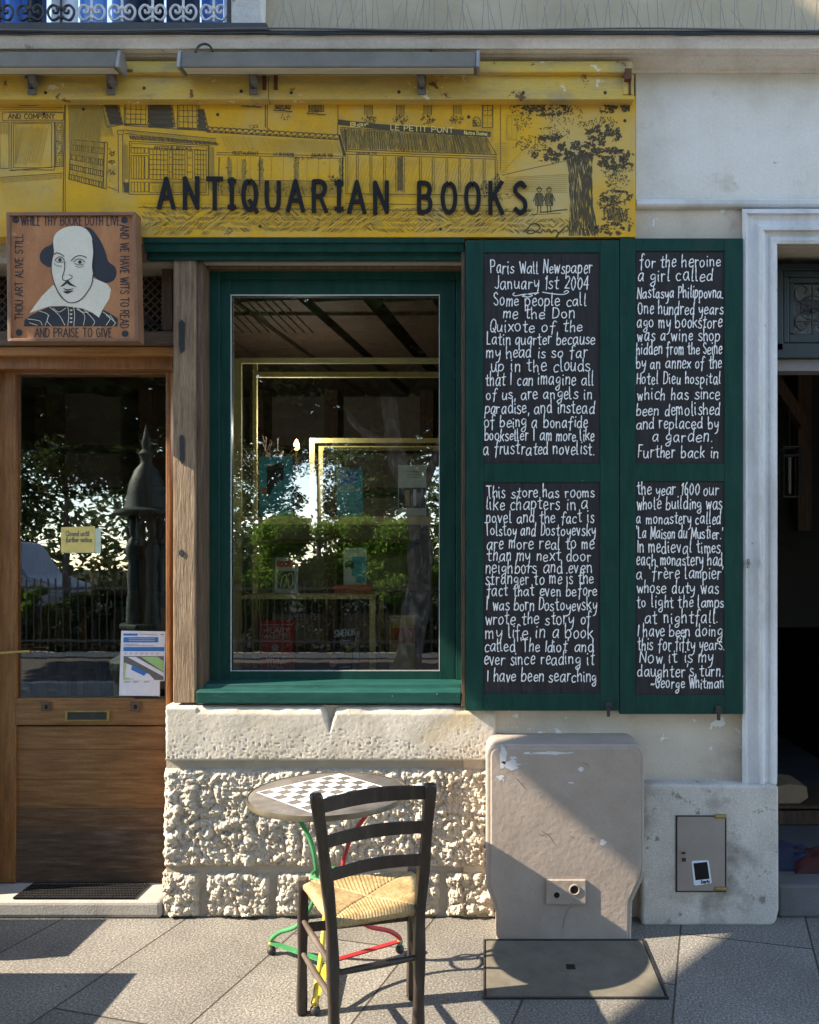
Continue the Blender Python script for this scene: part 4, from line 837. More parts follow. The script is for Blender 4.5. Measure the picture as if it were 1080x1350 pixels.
t = MB(); t.tube(smooth_pts([tuple(P(258, 69, -.24)), tuple(P(262, 61, -.23)), tuple(P(270, 58, -.22)), tuple(P(277, 61, -.21)), tuple(P(281, 69, -.19))], 5), .005, 7); t.build('cable', M['rubber'], l2, smooth=True)

# ------------------------------------------------------------------ balcony railing, bird spikes, cables along the ledge
rl = thing('balcony_railing', (X(150, -.12), -.12, Z(44, -.17)+.02), 'scrolled wrought iron balcony railing in front of strips painted as reflected blue sky', 'railing')
zr0 = Z(29, -.12); n_ = 0
sp = (X(300, -.12)-X(262, -.12))
def scroll(cx):
    t = MB(); u = sp/38*.92; c = lambda a, b: (cx+a*u, -.12, zr0+(b+2)*u)
    for s_ in (1, -1):
        t.tube(smooth_pts([c(s_*2, 6), c(s_*7, 2), c(s_*13, 1), c(s_*18, 8), c(s_*18, 16), c(s_*12, 22), c(s_*5, 19), c(s_*5, 12), c(s_*10, 11), c(s_*11, 15)], 5), .006, 6)
    t.tube([c(0, -2), c(0, 30)], .006, 6); t.ball(c(0, 17), .012, 0, 8); t.ball(c(0, 4), .010, 0, 8); t.tube([c(-7, 17), c(7, 17)], .005, 6)
    return t
i = 0; cx = X(282, -.12)
while cx > -2.6:
    scroll(cx).build('scroll', M['iron_white'] if i < 5 else M['blackmetal'], rl, smooth=True); cx -= sp*1.06; i += 1
t = MB(); t.tube([(-3.2, -.12, zr0-.012), (X(302, -.12), -.12, zr0-.012)], .009, 8); t.tube([(-3.2, -.12, zr0+.40), (X(302, -.12), -.12, zr0+.40)], .015, 8); t.tube([(X(302, -.12), -.12, zr0-.07), (X(302, -.12), -.12, zr0+.40)], .011, 8); t.build('rail', M['blackmetal'], rl)
bs = thing('bird_spike_strip', (X(720, -.14), -.14, Z(40, -.184)+.014), 'row of thin steel bird spikes along the ledge', 'bird spikes')
t = MB(); zb = Z(40, -.184)+.012; t.box(X(345, -.14), X(1120, -.14), -.15, -.13, zb, zb+.008); t.build('base', M['cable'], bs)
proto = None; rgs = random.Random(4); px = 350
while px < 1105:
    if proto is None:
        t = MB(); t.tube([(0, 0, 0), (0, 0, .15)], .0012, 4); proto = t.build('spike', M['spike'], bs, base=None); o = proto
    else:
        o = proto.copy(); COL.objects.link(o); o.parent = bs
    o.location = Vector((X(px, -.14), -.14+rgs.uniform(-.006, .006), zb+.006))-Vector(bs.location)
    o.rotation_euler = (rgs.gauss(.05, .15), rgs.gauss(0, .17), 0); px += rgs.uniform(5.5, 11)
proto.data.transform(__import__('mathutils').Matrix.Translation(Vector(bs.location)))
for k_, (yy, dz, lab) in enumerate(((-.192, 0, 'dusty grey cable running along the edge of the stone ledge'), (-.20, -.012, 'dark sagging wire just below the ledge cable'))):
    t = MB(); pts = []
    for i in range(40):
        px = -60+i*30; pts.append(tuple(P(px, (39 if k_ == 0 else 44)+1.6*math.sin(px*.013+k_*2)+(1.2*math.sin(px*.05) if k_ else 0), yy)))
    t.tube(pts, .0045 if k_ == 0 else .003, 6); tag(t.build('cable', M['cable'] if k_ == 0 else M['rubber'], smooth=True), lab, 'cable')

# ------------------------------------------------------------------ chalkboard shutters
def shutter(x0, x1, y0, y1, panels, hinge, label):
    Yb, Yf = -.012, -.062
    th = thing('shutter', (X((x0+x1)/2, Yf), Yf, Z(y1, Yf)), label, 'shutter', 'green shutters with written black panels')
    px0 = panels[0][0]; px1 = panels[0][2]
    t = MB(); t.pb(x0, y0, px0, y1, Yf, Yb); t.pb(px1, y0, x1, y1, Yf, Yb)
    ys = [y0]+[v for p in panels for v in (p[1], p[3])]+[y1]
    for k_ in range(0, len(ys), 2): t.pb(px0+.15, ys[k_], px1-.15, ys[k_+1], Yf+.0012, Yb)
    t.build('frame', M['green'], th, bevel=.0022)
    for (a, b, c, e, lines, sc) in panels:
        t = MB(); n_ = 3 if c-a > 130 else 2
        for k_ in range(n_): t.pb(a+(c-a)*k_/n_+.2, b, a+(c-a)*(k_+1)/n_-.2, e, Yf+.006+.0004*(k_ % 2), Yb+.002)
        t.build('chalk_panel', M['chalkboard'], th, bevel=.0008)
        t = MB(); rr = random.Random(int(a+b)); sc0, sc1 = sc
        for tx, xl, xr, bl in lines:
            h = 15.4 if 'Whitman' not in tx else 14
            bl2 = bl-rr.uniform(-2, 4)/2.7
            if tx == '@flourish':
                t.ribbon([(x/2.7+600, y/2.7+300) for x, y in smooth_pts([(212,232),(206,238),(216,243),(250,237),(275,241),(262,247),(240,244),(262,236),(298,232)], 5)], 1.2, Yf+.0036, 0)
                t.ribbon([(x/2.7+600, y/2.7+300) for x, y in smooth_pts([(312,230),(350,236),(385,238),(404,230),(398,224),(388,230)], 5)], 1.2, Yf+.0036, 0); continue
            write(t, tx, 600+xl/2.7+.6, 600+xr/2.7-.8, sc0+bl/2.7, h*rr.uniform(.96, 1.08), 1.3, Yf+.0036, 0, jit=1.35, gap=1.9, yb2=sc0+bl2/2.7, rng=rr)
        t.build('chalk_writing', M['chalk'], th)
    for (hx, hy) in hinge:
        t = MB(); t.pb(hx-3.5, hy-10, hx+3.5, hy+2, Yf-.012, Yf); t.pb(hx-2, hy-3, hx+2, hy+10, Yf-.022, Yf-.008); t.bar(P(hx-5, hy-1, Yf-.016), P(hx+5, hy-3, Yf-.016), .006, .006); t.build('latch', M['blackmetal'], th, bevel=.002)
    return th
TL = [('Paris Wall Newspaper',125,492,163),('January 1st 2004',140,478,219),('@flourish',0,0,0),('Some people call',137,470,279),('me the Don',170,430,323),('Quixote of the',122,455,371),('Latin quarter because',112,498,416),('my head is so far',110,475,464),('up in the clouds',128,482,512),('that I can imagine all',108,495,561),('of us, are angels in',110,490,611),('paradise, and instead',105,498,661),('of being a bonafide',103,475,711),('bookseller I am more like',105,497,758),('a frustrated novelist.',100,498,808)]
BL = [('This store has rooms',112,497,97),('like chapters in a',110,473,140),('novel and the fact is',110,497,187),('Tolstoy and Dostoyevsky',107,503,232),('are more real to me',112,497,280),('than my next door',113,488,323),('neighbors and even',108,492,365),('stranger to me is the',108,493,406),('fact that even before',113,508,447),('I was born Dostoyevsky',110,508,498),('wrote the story of',108,485,548),('my life in a book',107,493,598),("called `The Idiot' and",105,497,645),('ever since reading it',103,497,691),('I have been searching',113,503,752)]
TR = [('for the heroine',657,948,141),('a girl called',650,918,190),('Nastasya Philippovna.',647,957,250),('One hundred years',650,957,308),('ago my bookstore',647,953,356),('was a wine shop',648,943,403),('hidden from the Seine',645,950,451),('by an annex of the',645,950,501),('Hotel Dieu hospital',645,945,557),('which has since',648,943,612),('been demolished',645,945,668),('and replaced by',645,940,716),('a garden.',702,920,763),('Further back in',650,938,820)]
BR = [('the year 1600 our',648,942,88),('whole building was',647,953,138),('a monastery called',645,948,190),("`La Maison du Mustier.'",645,957,242),('In medieval times',648,945,294),('each monastery had',645,955,338),("a `frère lampier'",645,955,387),('whose duty was',647,942,438),('to light the lamps',647,958,488),('at nightfall.',675,937,545),('I have been doing',648,953,592),('this for fifty years.',650,960,640),('Now it is my',655,922,685),("daughter's turn.",648,957,735),('~George Whitman',695,958,776)]
shutter(614, 816.3, 316.5, 937, [(637, 333, 791.5, 611, TL, (300, 0)), (636.5, 636, 791.5, 915, BL, (620, 0))], [(802.5, 935)], 'green shutter nearest the window whose panels begin Paris Wall Newspaper')
shutter(817.3, 980, 314, 941.5, [(838, 331, 955.5, 611, TR, (300, 0)), (838, 634.5, 956.5, 917, BR, (620, 0))], [(948, 940)], 'narrower green shutter beside the pale door frame whose writing ends with a signature')
t = MB(); t.bar(P(981, 743, -.07), P(989, 743, -.07), .008, .01); t.pb(986, 737, 989, 749, -.075, -.06); tag(t.build('shutter_hook', M['alu'], bevel=.001), 'small metal shutter hook on the pale door frame', 'hook')

# ------------------------------------------------------------------ utility cabinet, hatch, sticker, lid
uc = thing('utility_cabinet', (X(745, -.15), -.15, 0), 'tall taupe painted utility cabinet with clipped lower corners standing against the wall', 'utility box')
cY = -.235
t = MB()
def rc(x0, y0, x1, y1, r, low):
    p = [(x0+r*(1-math.sin(a)), y0+r*(1-math.cos(a))) for a in [math.pi/2*(1-k/5) for k in range(6)]]
    p += [(x1-r*(1-math.sin(a)), y0+r*(1-math.cos(a))) for a in [math.pi/2*k/5 for k in range(6)]]
    return p+low
out = rc(640.5, 981, 850, 0, 15, [(850, 1150), (847, 1162), (834, 1190), (832.5, 1242), (654, 1242), (654, 1205), (646, 1182), (640.5, 1168)])
t.prism(out, cY+.006, .02); t.build('body', M['box'], uc, bevel=.012, seg=3)
t = MB(); inn = rc(647, 986, 845, 0, 12, [(845, 1148), (842, 1160), (829, 1188), (828, 1241), (659, 1241), (659, 1203), (651, 1180), (647, 1166)])
t.prism(inn, cY, cY+.02); t.build('front_panel', M['box'], uc, bevel=.006, seg=3)
t = MB(); t.pb(720.5, 1160.5, 772.5, 1192.5, cY-.012, cY+.002)
lp = t.build('lock_plate', M['box'], uc, bevel=.003)
t = MB()
for c, r_ in (((734, 1180), .016), ((757.5, 1173), .021)):
    q = P(c[0], c[1], cY-.012)
    pts = [(q.x+r_*math.cos(a), cY-.012-.001, q.z+r_*math.sin(a)) for a in [2*math.pi*k/20 for k in range(21)]]
    t.tube(pts, .0035, 6, 0)
    b = len(t.v); t.face([(q.x+r_*.95*math.cos(a), cY-.0135, q.z+r_*.95*math.sin(a)) for a in [2*math.pi*k/20 for k in range(20)]][::-1], 1)
t.build('keyhole', [M['box'], M['black']], lp, smooth=True)
t = MB(); rr = random.Random(8)
def blob(cx, cy, rx, ry, m=0, k=9, rough=.35):
    k = int(k*1.8); rough *= 1.25
    q = smooth_pts([(cx+rx*(1+rr.uniform(-rough, rough))*math.cos(2*math.pi*i/k), cy+ry*(1+rr.uniform(-rough, rough))*math.sin(2*math.pi*i/k)) for i in range(k)], 3, True)
    t.face([tuple(P(x, y, cY-.0006)) for x, y in q], m)
    t.build('paint_scrape', PS, uc); t.v.clear(); t.f.clear(); t.m.clear()
PS = plain('pale scraped paint', (.55, .54, .56), .8)
blob(663, 1000, 6, 14); blob(673, 1008, 11, 6); blob(661, 1026, 6, 5, 0, 8, .6); blob(728, 993, 26, 2.2, 0, 14, .3); blob(695, 993, 4, 1.4); blob(766, 1014, 3.5, 3); blob(795, 1110.5, 3.5, 3.5); blob(676, 999, 5, 2); blob(753, 1032, 3, 1)
t = MB()
for p in ([(681,1026),(687,1033),(693,1040)], [(710,1099),(716,1102),(721,1099),(727,1106),(733,1115)], [(714,1095),(722,1100),(726,1098)], [(716,1049),(712,1053)], [(776,1105),(783,1106),(781,1112)], [(752,1103),(757,1104)], [(768,1005),(774,1008),(776,1012)], [(752,1195),(746,1206),(742,1224)]): t.ribbon(smooth_pts(p, 4), .55, cY-.0007, 0)
t.build('scratch', plain('dark scratch', (.13, .10, .085), .8), uc)
mh = thing('meter_hatch', (X(924, -.1), -.09, Z(1176, -.09)), 'small worn taupe metal hatch with hinges set in the grey wall base', 'hatch')
t = MB(); hY = -.089
t.pb(890.5, 1074.5, 958.5, 1176.5, hY, -.07, 0); hf = t.build('frame', M['door_meter'], mh, bevel=.002)
t = MB(); t.pb(893, 1077, 956, 1174.5, hY-.0035, hY+.004); t.build('door', M['door_meter'], mh, bevel=.0015)
t = MB(); t.pb(891.2, 1075.2, 893.0, 1176, hY-.0005, hY+.002); t.pb(956, 1075.2, 957.6, 1176, hY-.0005, hY+.002); t.pb(893.1, 1174.6, 955.9, 1175.8, hY-.0005, hY+.002); t.pb(893.1, 1075.2, 955.9, 1076.8, hY-.0005, hY+.002); t.build('gap', M['black'], mh)
for y in (1076.5, 1172):
    t = MB(); t.pb(943, y-2.5, 957, y+2.5, hY-.009, hY); t.tube([P(943, y, hY-.006), P(957, y, hY-.006)], .006, 8); t.build('hinge', M['brass'], mh, bevel=.001)
t = MB(); t.pb(897, 1120, 906, 1138, hY-.006, hY); q = P(901.5, 1124, hY-.007); t.lathe([(.0001, -.007), (.007, -.006), (.010, .004)], q, 10, 1); t.pb(899, 1131, 904.5, 1136, hY-.007, hY-.005, 1); t.build('lock', [M['door_meter'], M['blackmetal']], mh, bevel=.001)
t = MB(); stp = [(912, 1136.5), (914, 1135), (932.5, 1134), (934.5, 1135.5), (938.5, 1163.5), (936.5, 1165), (917, 1167.5), (914.8, 1166)]
t.prism(stp, hY-.0048, hY-.004, 0); t.prism([(914.3, 1138.2), (932.6, 1136.2), (935.6, 1158.6), (917.0, 1160.6)], hY-.0052, hY-.0047, 1)
write(t, 'Empty', 924.5, 935.5, 1164.6, 3.8, .9, hY-.0054, 1, yb2=1163.4)
tag(t.build('sticker', [plain('white sticker', (.62, .68, .78), .5), M['black']]), 'white framed sticker with a black square, stuck on the taupe hatch', 'sticker')
t = MB(); x0_, x1_, y0_, y1_ = -.008, .694, -.722, -.238
ld = thing('manhole_cover', ((x0_+x1_)/2, (y0_+y1_)/2, 0), 'rectangular stone access lid with a small square hole in the pavement', 'access cover')
t.box(x0_+.012, x1_-.012, y0_+.012, y1_-.012, -.01, .006); t.build('lid', M['concrete'], ld, bevel=.002)
t = MB(); 
for a in ((x0_, x1_, y0_, y0_+.008), (x0_, x1_, y1_-.008, y1_), (x0_, x0_+.008, y0_+.0085, y1_-.0085), (x1_-.008, x1_, y0_+.0085, y1_-.0085)): t.box(*a, -.01, .007)
t.build('frame', M['blackmetal'], ld)
t = MB(); t.box(x0_+.008, x1_-.008, y0_+.008, y1_-.008, -.01, .003); t.build('joint', M['black'], ld)
t = MB(); q = G(752.5, 1277); t.box(q.x-.045, q.x+.045, q.y-.032, q.y+.032, .005, .0072, 0); t.box(q.x-.018, q.x+.018, q.y-.02, q.y+.02, .006, .0085, 1); t.build('lifting_hole', [M['concrete'], M['black']], ld)

# ------------------------------------------------------------------ chess table
tcx, tcy, tz, trd = -.632, -.525, .728, .313
tb = thing('chess_table', (tcx, tcy, 0), 'small round bistro table with a painted white chessboard and green, yellow and red iron legs', 'table')
t = MB(); t.lathe([(.0001, tz-.022), (trd-.004, tz-.022), (trd-.002, tz-.018), (trd-.002, tz-.003), (trd-.006, tz), (.0001, tz)], (tcx, tcy, 0), 72); t.build('tabletop', M['table_top'], tb, smooth=True)
t = MB(); t.lathe([(trd-.0015, tz-.020), (trd+.003, tz-.020), (trd+.004, tz-.010), (trd+.003, tz+.0015), (trd-.0015, tz+.0005)], (tcx, tcy, 0), 72); t.build('rim', M['table_rim'], tb, smooth=True)
t = MB(); hs = .196; an = R(46); e1 = Vector((math.cos(an), math.sin(an), 0)); e2 = Vector((-math.sin(an), math.cos(an), 0)); c0 = Vector((tcx, tcy, tz+.0012))
def sq(u0, v0, u1, v1, z=0): 
    t.face([tuple(c0+e1*u+e2*v+Vector((0, 0, z))) for u, v in ((u0, v0), (u1, v0), (u1, v1), (u0, v1))])
for i in range(8):
    for j in range(8):
        if (i+j) % 2 == 0: sq(-hs+i*hs/4+.0006, -hs+j*hs/4+.0006, -hs+(i+1)*hs/4-.0006, -hs+(j+1)*hs/4-.0006)
for a in ((-hs-.008, -hs-.008, hs+.008, -hs-.001), (-hs-.008, hs+.001, hs+.008, hs+.008), (-hs-.008, -hs-.001, -hs-.001, hs+.001), (hs+.001, -hs-.001, hs+.008, hs+.001)): sq(*a)
t.build('chessboard', M['white_sq'], tb)
feet = {'leg_green': (G(358, 1252, .02), (-.19, .09)), 'leg_red': (G(527, 1250, .02), (.19, .09)), 'leg_yellow': (Vector((tcx+.01, tcy-.30, .02)), (.015, -.20))}
cen = Vector((tcx, tcy, 0))
for nm, (ft, tp) in feet.items():
    dr = Vector((ft.x-tcx, ft.y-tcy, 0)).normalized()
    pts = [Vector((tcx+tp[0], tcy+tp[1], tz-.025)), Vector((tcx+tp[0]*.80, tcy+tp[1]*.80, tz-.10)), cen+dr*.095+Vector((0, 0, .52)), cen+dr*.062+Vector((0, 0, .40)), cen+dr*.075+Vector((0, 0, .28)), cen+dr*.16+Vector((0, 0, .16)), Vector((ft.x, ft.y, .075))-dr*.05+Vector((0, 0, .03)), Vector((ft.x, ft.y, .062)), Vector((ft.x, ft.y, .03))]
    t = MB(); t.tube(smooth_pts([tuple(p) for p in pts], 6), .0095, 10); lg = t.build('leg', M[nm], tb, smooth=True); lg['label'] = nm.split('_')[1]+' iron leg'
    t = MB(); t.ball((ft.x, ft.y, .017), .019, 0, 12); t.build('rubber_foot', M['rubber'], lg, smooth=True)
    t = MB(); t.ball((ft.x, ft.y, .045), .015, 0, 12, .8); t.build('collar', M['brass'] if nm != 'leg_red' else M['leg_green'], lg, smooth=True)
    t = MB(); t.bar(cen+dr*.02+Vector((0, 0, .045)), Vector((ft.x, ft.y, .05)), .026, .006, side=(0, 0, 1)); t.build('foot_bar', M[nm], tb)
t = MB(); t.tube([(tcx+.066*math.cos(2*math.pi*k/24), tcy+.066*math.sin(2*math.pi*k/24), .40) for k in range(25)], .006, 8); t.build('ring', M['leg_green'], tb, smooth=True)

# ------------------------------------------------------------------ rush seated chair, seen from behind
def V(px, py, dep): return Vector(((px-CX)*dep/F, dep-D, H-(py-CY)*dep/F))
FLb = V(398, 1337, 2.998); FRb = V(543, 1317, 3.102); FLb.z = FRb.z = 0
RLb = Vector((-.487, 2.66-D, 0)); RRb = Vector((-.228, 2.775-D, 0))
FLt = Vector((FLb.x+.005, FLb.y, .478)); FRt = Vector((FRb.x+.002, FRb.y, .478))
RLt = V(416.5, 1046, 2.585); RRt = V(567.5, 1033, 2.70)
def mid(a, b, z): k = (z-a.z)/(b.z-a.z); return a+(b-a)*k
RLs = Vector((RLb.x+(-.50-RLb.x)*1.0, RLb.y+.005, .46)); RRs = Vector((-.222, RRb.y+.005, .46))
ch = thing('rush_chair', ((FLb.x+RRb.x)/2, (FLb.y+RRb.y)/2, 0), 'dark wooden ladder back chair with a straw rush seat, seen from behind', 'chair')
def postm(pts, w): 
    t = MB()
    sp_ = smooth_pts([tuple(p) for p in pts], 6); 
    side = (RRb-RLb).normalized(); fw = Vector((-side.y, side.x, 0)); b = len(t.v); k = len(sp_)
    for i, p in enumerate(sp_):
        p = Vector(p); q = w*(.5+.04*math.sin(i*.9))
        for sx, sy in ((-1,-1),(1,-1),(1,1),(-1,1)): t.v.append(tuple(p+side*sx*q+fw*sy*q))
    for i in range(k-1):
        for j in range(4):
            t.f.append((b+i*4+j, b+i*4+(j+1) % 4, b+i*4+4+(j+1) % 4, b+i*4+4+j)); t.m.append(0)
    t.f.append((b+3, b+2, b+1, b)); t.m.append(0); t.f.append(tuple(range(b+(k-1)*4, b+k*4))); t.m.append(0)
    return t
for a, s_, t_ in ((RLb, RLs, RLt), (RRb, RRs, RRt)):
    postm([a, a+(s_-a)*.5, s_, s_+(t_-s_)*.5+Vector((0, .012, 0)), t_], .036).build('leg', M['chair'], ch, bevel=.007, smooth=True)
for a, t_ in ((FLb, FLt), (FRb, FRt)): postm([a, a+(t_-a)*.5, t_], .034).build('leg', M['chair'], ch, bevel=.007, smooth=True)
def slat(z, h, arch):
    a, b = mid(RLs, RLt, z-.012), mid(RRs, RRt, z+.004); t = MB(); n = 14; fw = Vector((-(b-a).y, (b-a).x, 0)).normalized(); bb = len(t.v)
    for i in range(n+1):
        q = i/n; p = a+(b-a)*q+fw*(.022*math.sin(math.pi*q)); up = arch*math.sin(math.pi*q)
        for dz, dy in ((-h/2+up*.6, -.006), (h/2+up, -.006), (h/2+up, .006), (-h/2+up*.6, .006)): t.v.append(tuple(p+Vector((0, 0, dz))+fw*dy))
    for i in range(n):
        for j in range(4): t.f.append((bb+i*4+j, bb+i*4+4+j, bb+i*4+4+(j+1) % 4, bb+i*4+(j+1) % 4)); t.m.append(0)
    t.build('back_slat', M['chair'], ch, bevel=.003, smooth=True)
slat(.888, .044, .012); slat(.768, .040, .008); slat(.652, .038, .008)
def rung(a, b, r, m='chair', nm='rung'):
    t = MB(); a = Vector(a); b = Vector(b); t.tube([a, a+(b-a)*.25, a+(b-a)*.5, a+(b-a)*.75, b], [r*.8, r, r*1.08, r, r*.8], 10); t.build(nm, M[m], ch, smooth=True)
def at(p, q, z): return p+(q-p)*(z/q.z)
t = MB(); t.bar(at(FLb, FLt, .30), at(FRb, FRt, .30), .012, .034, side=(0, 0, 1)); 
t = MB(); a, b = at(FLb, FLt, .315), at(FRb, FRt, .315); t.bar(a, b, .034, .014, side=((b-a).cross(Vector((0,0,1))).normalized())); t.build('rung', M['chair'], ch, bevel=.003)
rung(at(FLb, FLt, .345), mid(RLb, RLs, .335), .0105, 'rung'); rung(at(FLb, FLt, .225), mid(RLb, RLs, .225), .0105, 'rung')
rung(at(FRb, FRt, .345), mid(RRb, RRs, .335), .0105, 'rung'); rung(at(FRb, FRt, .225), mid(RRb, RRs, .225), .0105, 'rung'); rung(mid(RLb, RLs, .315), mid(RRb, RRs, .315), .011)
# rush seat: four woven fields meeting at the middle, rolled over the rails
t = MB(); n = 96; cFL = FLt+Vector((-.012, .012, 0)); cFR = FRt+Vector((.012, .012, 0)); cRL = RLs+Vector((0, -.004, 0)); cRR = RRs+Vector((0, -.004, 0)); zs_ = .492
def seat_pt(u, v, lay):
    a = (u+1)/2; b = (v+1)/2; p = (cFL*(1-a)+cFR*a)*(1-b)+(cRL*(1-a)+cRR*a)*b
    m_ = max(abs(u), abs(v)); along = u if abs(v) > abs(u) else v
    rdg = .0022*abs(math.sin(along*46))+.0014*noise.noise(Vector((u*9, v*9, lay)))
    rl_ = .016*max(0, (m_-.86)/.14)**2
    seam = .004*max(0, 1-abs(abs(u)-abs(v))/.05)
    if lay == 0: z = zs_-.016*(1-m_)**.8+rdg-rl_-seam
    else: z = zs_-.040+rl_-rdg
    return (p.x, p.y, z)
for lay in (0, 1):
    for j in range(n+1):
        for i in range(n+1): t.v.append(seat_pt(-1+2*i/n, -1+2*j/n, lay))
def vid(lay, i, j): return lay*(n+1)*(n+1)+j*(n+1)+i
for j in range(n):
    for i in range(n):
        t.f.append((vid(0,i,j), vid(0,i,j+1), vid(0,i+1,j+1), vid(0,i+1,j))); t.m.append(0)
        t.f.append((vid(1,i,j), vid(1,i+1,j), vid(1,i+1,j+1), vid(1,i,j+1))); t.m.append(0)
bd = [(i, 0) for i in range(n)]+[(n, j) for j in range(n)]+[(i, n) for i in range(n, 0, -1)]+[(0, j) for j in range(n, 0, -1)]
for q in range(len(bd)):
    a, b = bd[q], bd[(q+1) % len(bd)]
    c_ = [t.v[vid(0, *a)], t.v[vid(0, *b)], t.v[vid(1, *b)], t.v[vid(1, *a)]]
    t.f.append((vid(0, *a), vid(0, *b), vid(1, *b), vid(1, *a))); t.m.append(0)
t.build('seat', M['rush'], ch, smooth=False)
for p_ in (FLt, FRt):
    t = MB(); t.box(p_.x-.018, p_.x+.018, p_.y-.018, p_.y+.018, .455, .499); t.build('leg_top', M['rung'], ch, bevel=.005)
# ------------------------------------------------------------------ inside the shop window
ds = thing('display_shelf', (X(400, .4), .45, .1), 'pale brass framed display shelf standing behind the window glass', 'shelf')
def bars(Yq, L, parent, m='shelf', name='bar'):
    for (a, b, c, e) in L:
        t = MB(); t.pb(a, b, c, e, Yq, Yq+.022); t.build(name, M[m], parent, bevel=.0015)
def dz(y0, y1): return (y0, y1)
bars(.36, [(308, 472, 318, 893)], ds, name='upright')
bars(.361, [(318, 471.5, 640, 478.5), (318, 681, 640, 691.5), (318, 784, 487, 790), (487, 784, 495, 893)], ds)
bars(.66, [(333, 478, 338.5, 893)], ds, name='upright'); bars(.661, [(338.5, 490, 640, 497), (500, 786, 506, 880)], ds)
t = MB(); t.box(X(309, .36), X(640, .36), .385, .655, Z(691, .36)+.02, Z(691, .36)+.026); t.build('glass_shelf', M['dim'], ds)
t = MB(); t.box(X(309, .36), X(494, .36), .385, .655, Z(790, .36)+.012, Z(790, .36)+.018); t.build('glass_shelf', M['dim'], ds)
df = thing('display_stand', (X(500, .9), .95, .1), 'second pale brass frame standing deeper inside the shop window', 'shelf')
bars(.90, [(408, 577.5, 640, 584), (408, 584, 415, 700)], df); bars(1.05, [(420, 588, 640, 594), (420, 594, 426, 690)], df)
# window bed
t = MB(); t.box(-1.6, 1.0, .20, 1.4, .1, Z(893, .3)); tag(t.build('window_bed', M['wood_dark'], bevel=.004), 'dark wooden platform inside the shop window carrying books', 'platform')
zb_ = Z(893, .3)
def book(px0, py0, px1, py1, Yq, cover, label, art=None, tilt=0, th=.03):
    t = MB(); w_ = px1-px0; t.prism([(px0+tilt, py0), (px1+tilt, py0), (px1, py1), (px0, py1)], Yq, Yq+th); o = thing('book', P((px0+px1)/2, py1, Yq+th/2), label, 'book', 'books in the shop window')
    t.build('cover', cover, o, bevel=.001)
    if art:
        a = MB(); ms = art(a, px0, py0, px1, py1, Yq-.0012); a.build('cover_print', ms, o)
    return o
def rectf(a, x0, y0, x1, y1, Yq, m): a.face([tuple(P(x, y, Yq)) for x, y in ((x0, y1), (x1, y1), (x1, y0), (x0, y0))], m)
def art_red(a, x0, y0, x1, y1, Yq):
    write(a, 'HILARY', 348, 381, 834, 6, .9, Yq); write(a, 'MANTEL', 346, 382, 842, 6, .9, Yq); write(a, 'WOLF', 351, 377, 872, 6.5, .8, Yq); write(a, 'HALL', 353, 374, 880.5, 6.5, .8, Yq)
    for k in range(8):
        q = 2*math.pi*k/8; a.ribbon([(363+2*math.cos(q), 854+2*math.sin(q)), (363+4.4*math.cos(q), 854+4.4*math.sin(q))], 2, Yq)
    a.ribbon([(345, 823.5), (386, 823.5)], .6, Yq); a.ribbon([(345, 846), (386, 846)], .4, Yq, 1); return [M['mint_p'], M['pink_p']]
book(343, 818, 387, 884, .44, M['red_p'], 'red hardback book standing at the bottom left of the window', art_red)
def art_blk(a, x0, y0, x1, y1, Yq):
    write(a, 'SIMENON', 441, 468, 840, 8.5, 1.3, Yq-.0003, 0, yb2=837, jit=.4, rng=random.Random(1)); write(a, 'Inspector', 449, 462, 845.5, 2.6, .6, Yq-.0003); write(a, 'Cadaver', 449, 466, 849, 2.6, .6, Yq-.0003)
    a.face([tuple(P(439+5*math.cos(q), 876+4*math.sin(q), Yq)) for q in [k*.7 for k in range(9)]][::-1], 1); rectf(a, 456, 852, 464, 868, Yq, 2); rectf(a, 436, 862, 444, 872, Yq, 3); a.ribbon([(448, 880), (462, 879)], 1.2, Yq, 0); return [M['paper'], M['pink_p'], M['brass'], M['wood_orange']]
book(436, 831, 471, 884, .46, M['navy'], 'black paperback with white slanted lettering, standing near the low shelf leg', art_blk, 3)
book(464, 832, 470, 884, .42, M['alu'], 'slim grey book leaning edge on beside the black paperback', None, 5)
def art_com(a, x0, y0, x1, y1, Yq):
    rectf(a, 366, 753, 388, 776, Yq, 1); write(a, 'ROCK', 366, 383, 747, 6.5, 2.2, Yq, 0, jit=.6, rng=random.Random(3)); a.ribbon([(383, 744), (388, 744)], 2, Yq, 2)
    for p in ([(370,774),(372,762),(377,758),(378,766),(374,774)], [(380,758),(385,756),(386,770),(381,774),(380,764)]): a.ribbon(smooth_pts(p, 4), 2.0, Yq-.0003, 3)
    return [M['red_p'], M['navy'], M['orange_p'], M['olive_p']]
book(362, 735, 392, 782, .42, M['mint_p'], 'pale comic book with red title standing on the low shelf', art_com, 1.5, .012)
def art_wom(a, x0, y0, x1, y1, Yq):
    rectf(a, 464, 734, 482, 768, Yq, 1); rectf(a, 454, 724, 481, 733, Yq, 2)
    for cx, cy, rx, ry, m in ((461, 745, 6.5, 6, 0), (460, 753, 4.2, 5.5, 2), (462, 764, 8, 5.5, 2)):
        a.face([tuple(P(cx+rx*math.cos(-k*.524), cy+ry*math.sin(-k*.524), Yq-.0004*(m+1))) for k in range(12)], m)
    return [M['navy'], M['teal_p'], M['mint_p']]
book(453, 722, 483, 771, .46, M['mint_p'], 'pale book with a dark haired woman on a teal cover, propped on the orange books', art_wom, 0, .012)
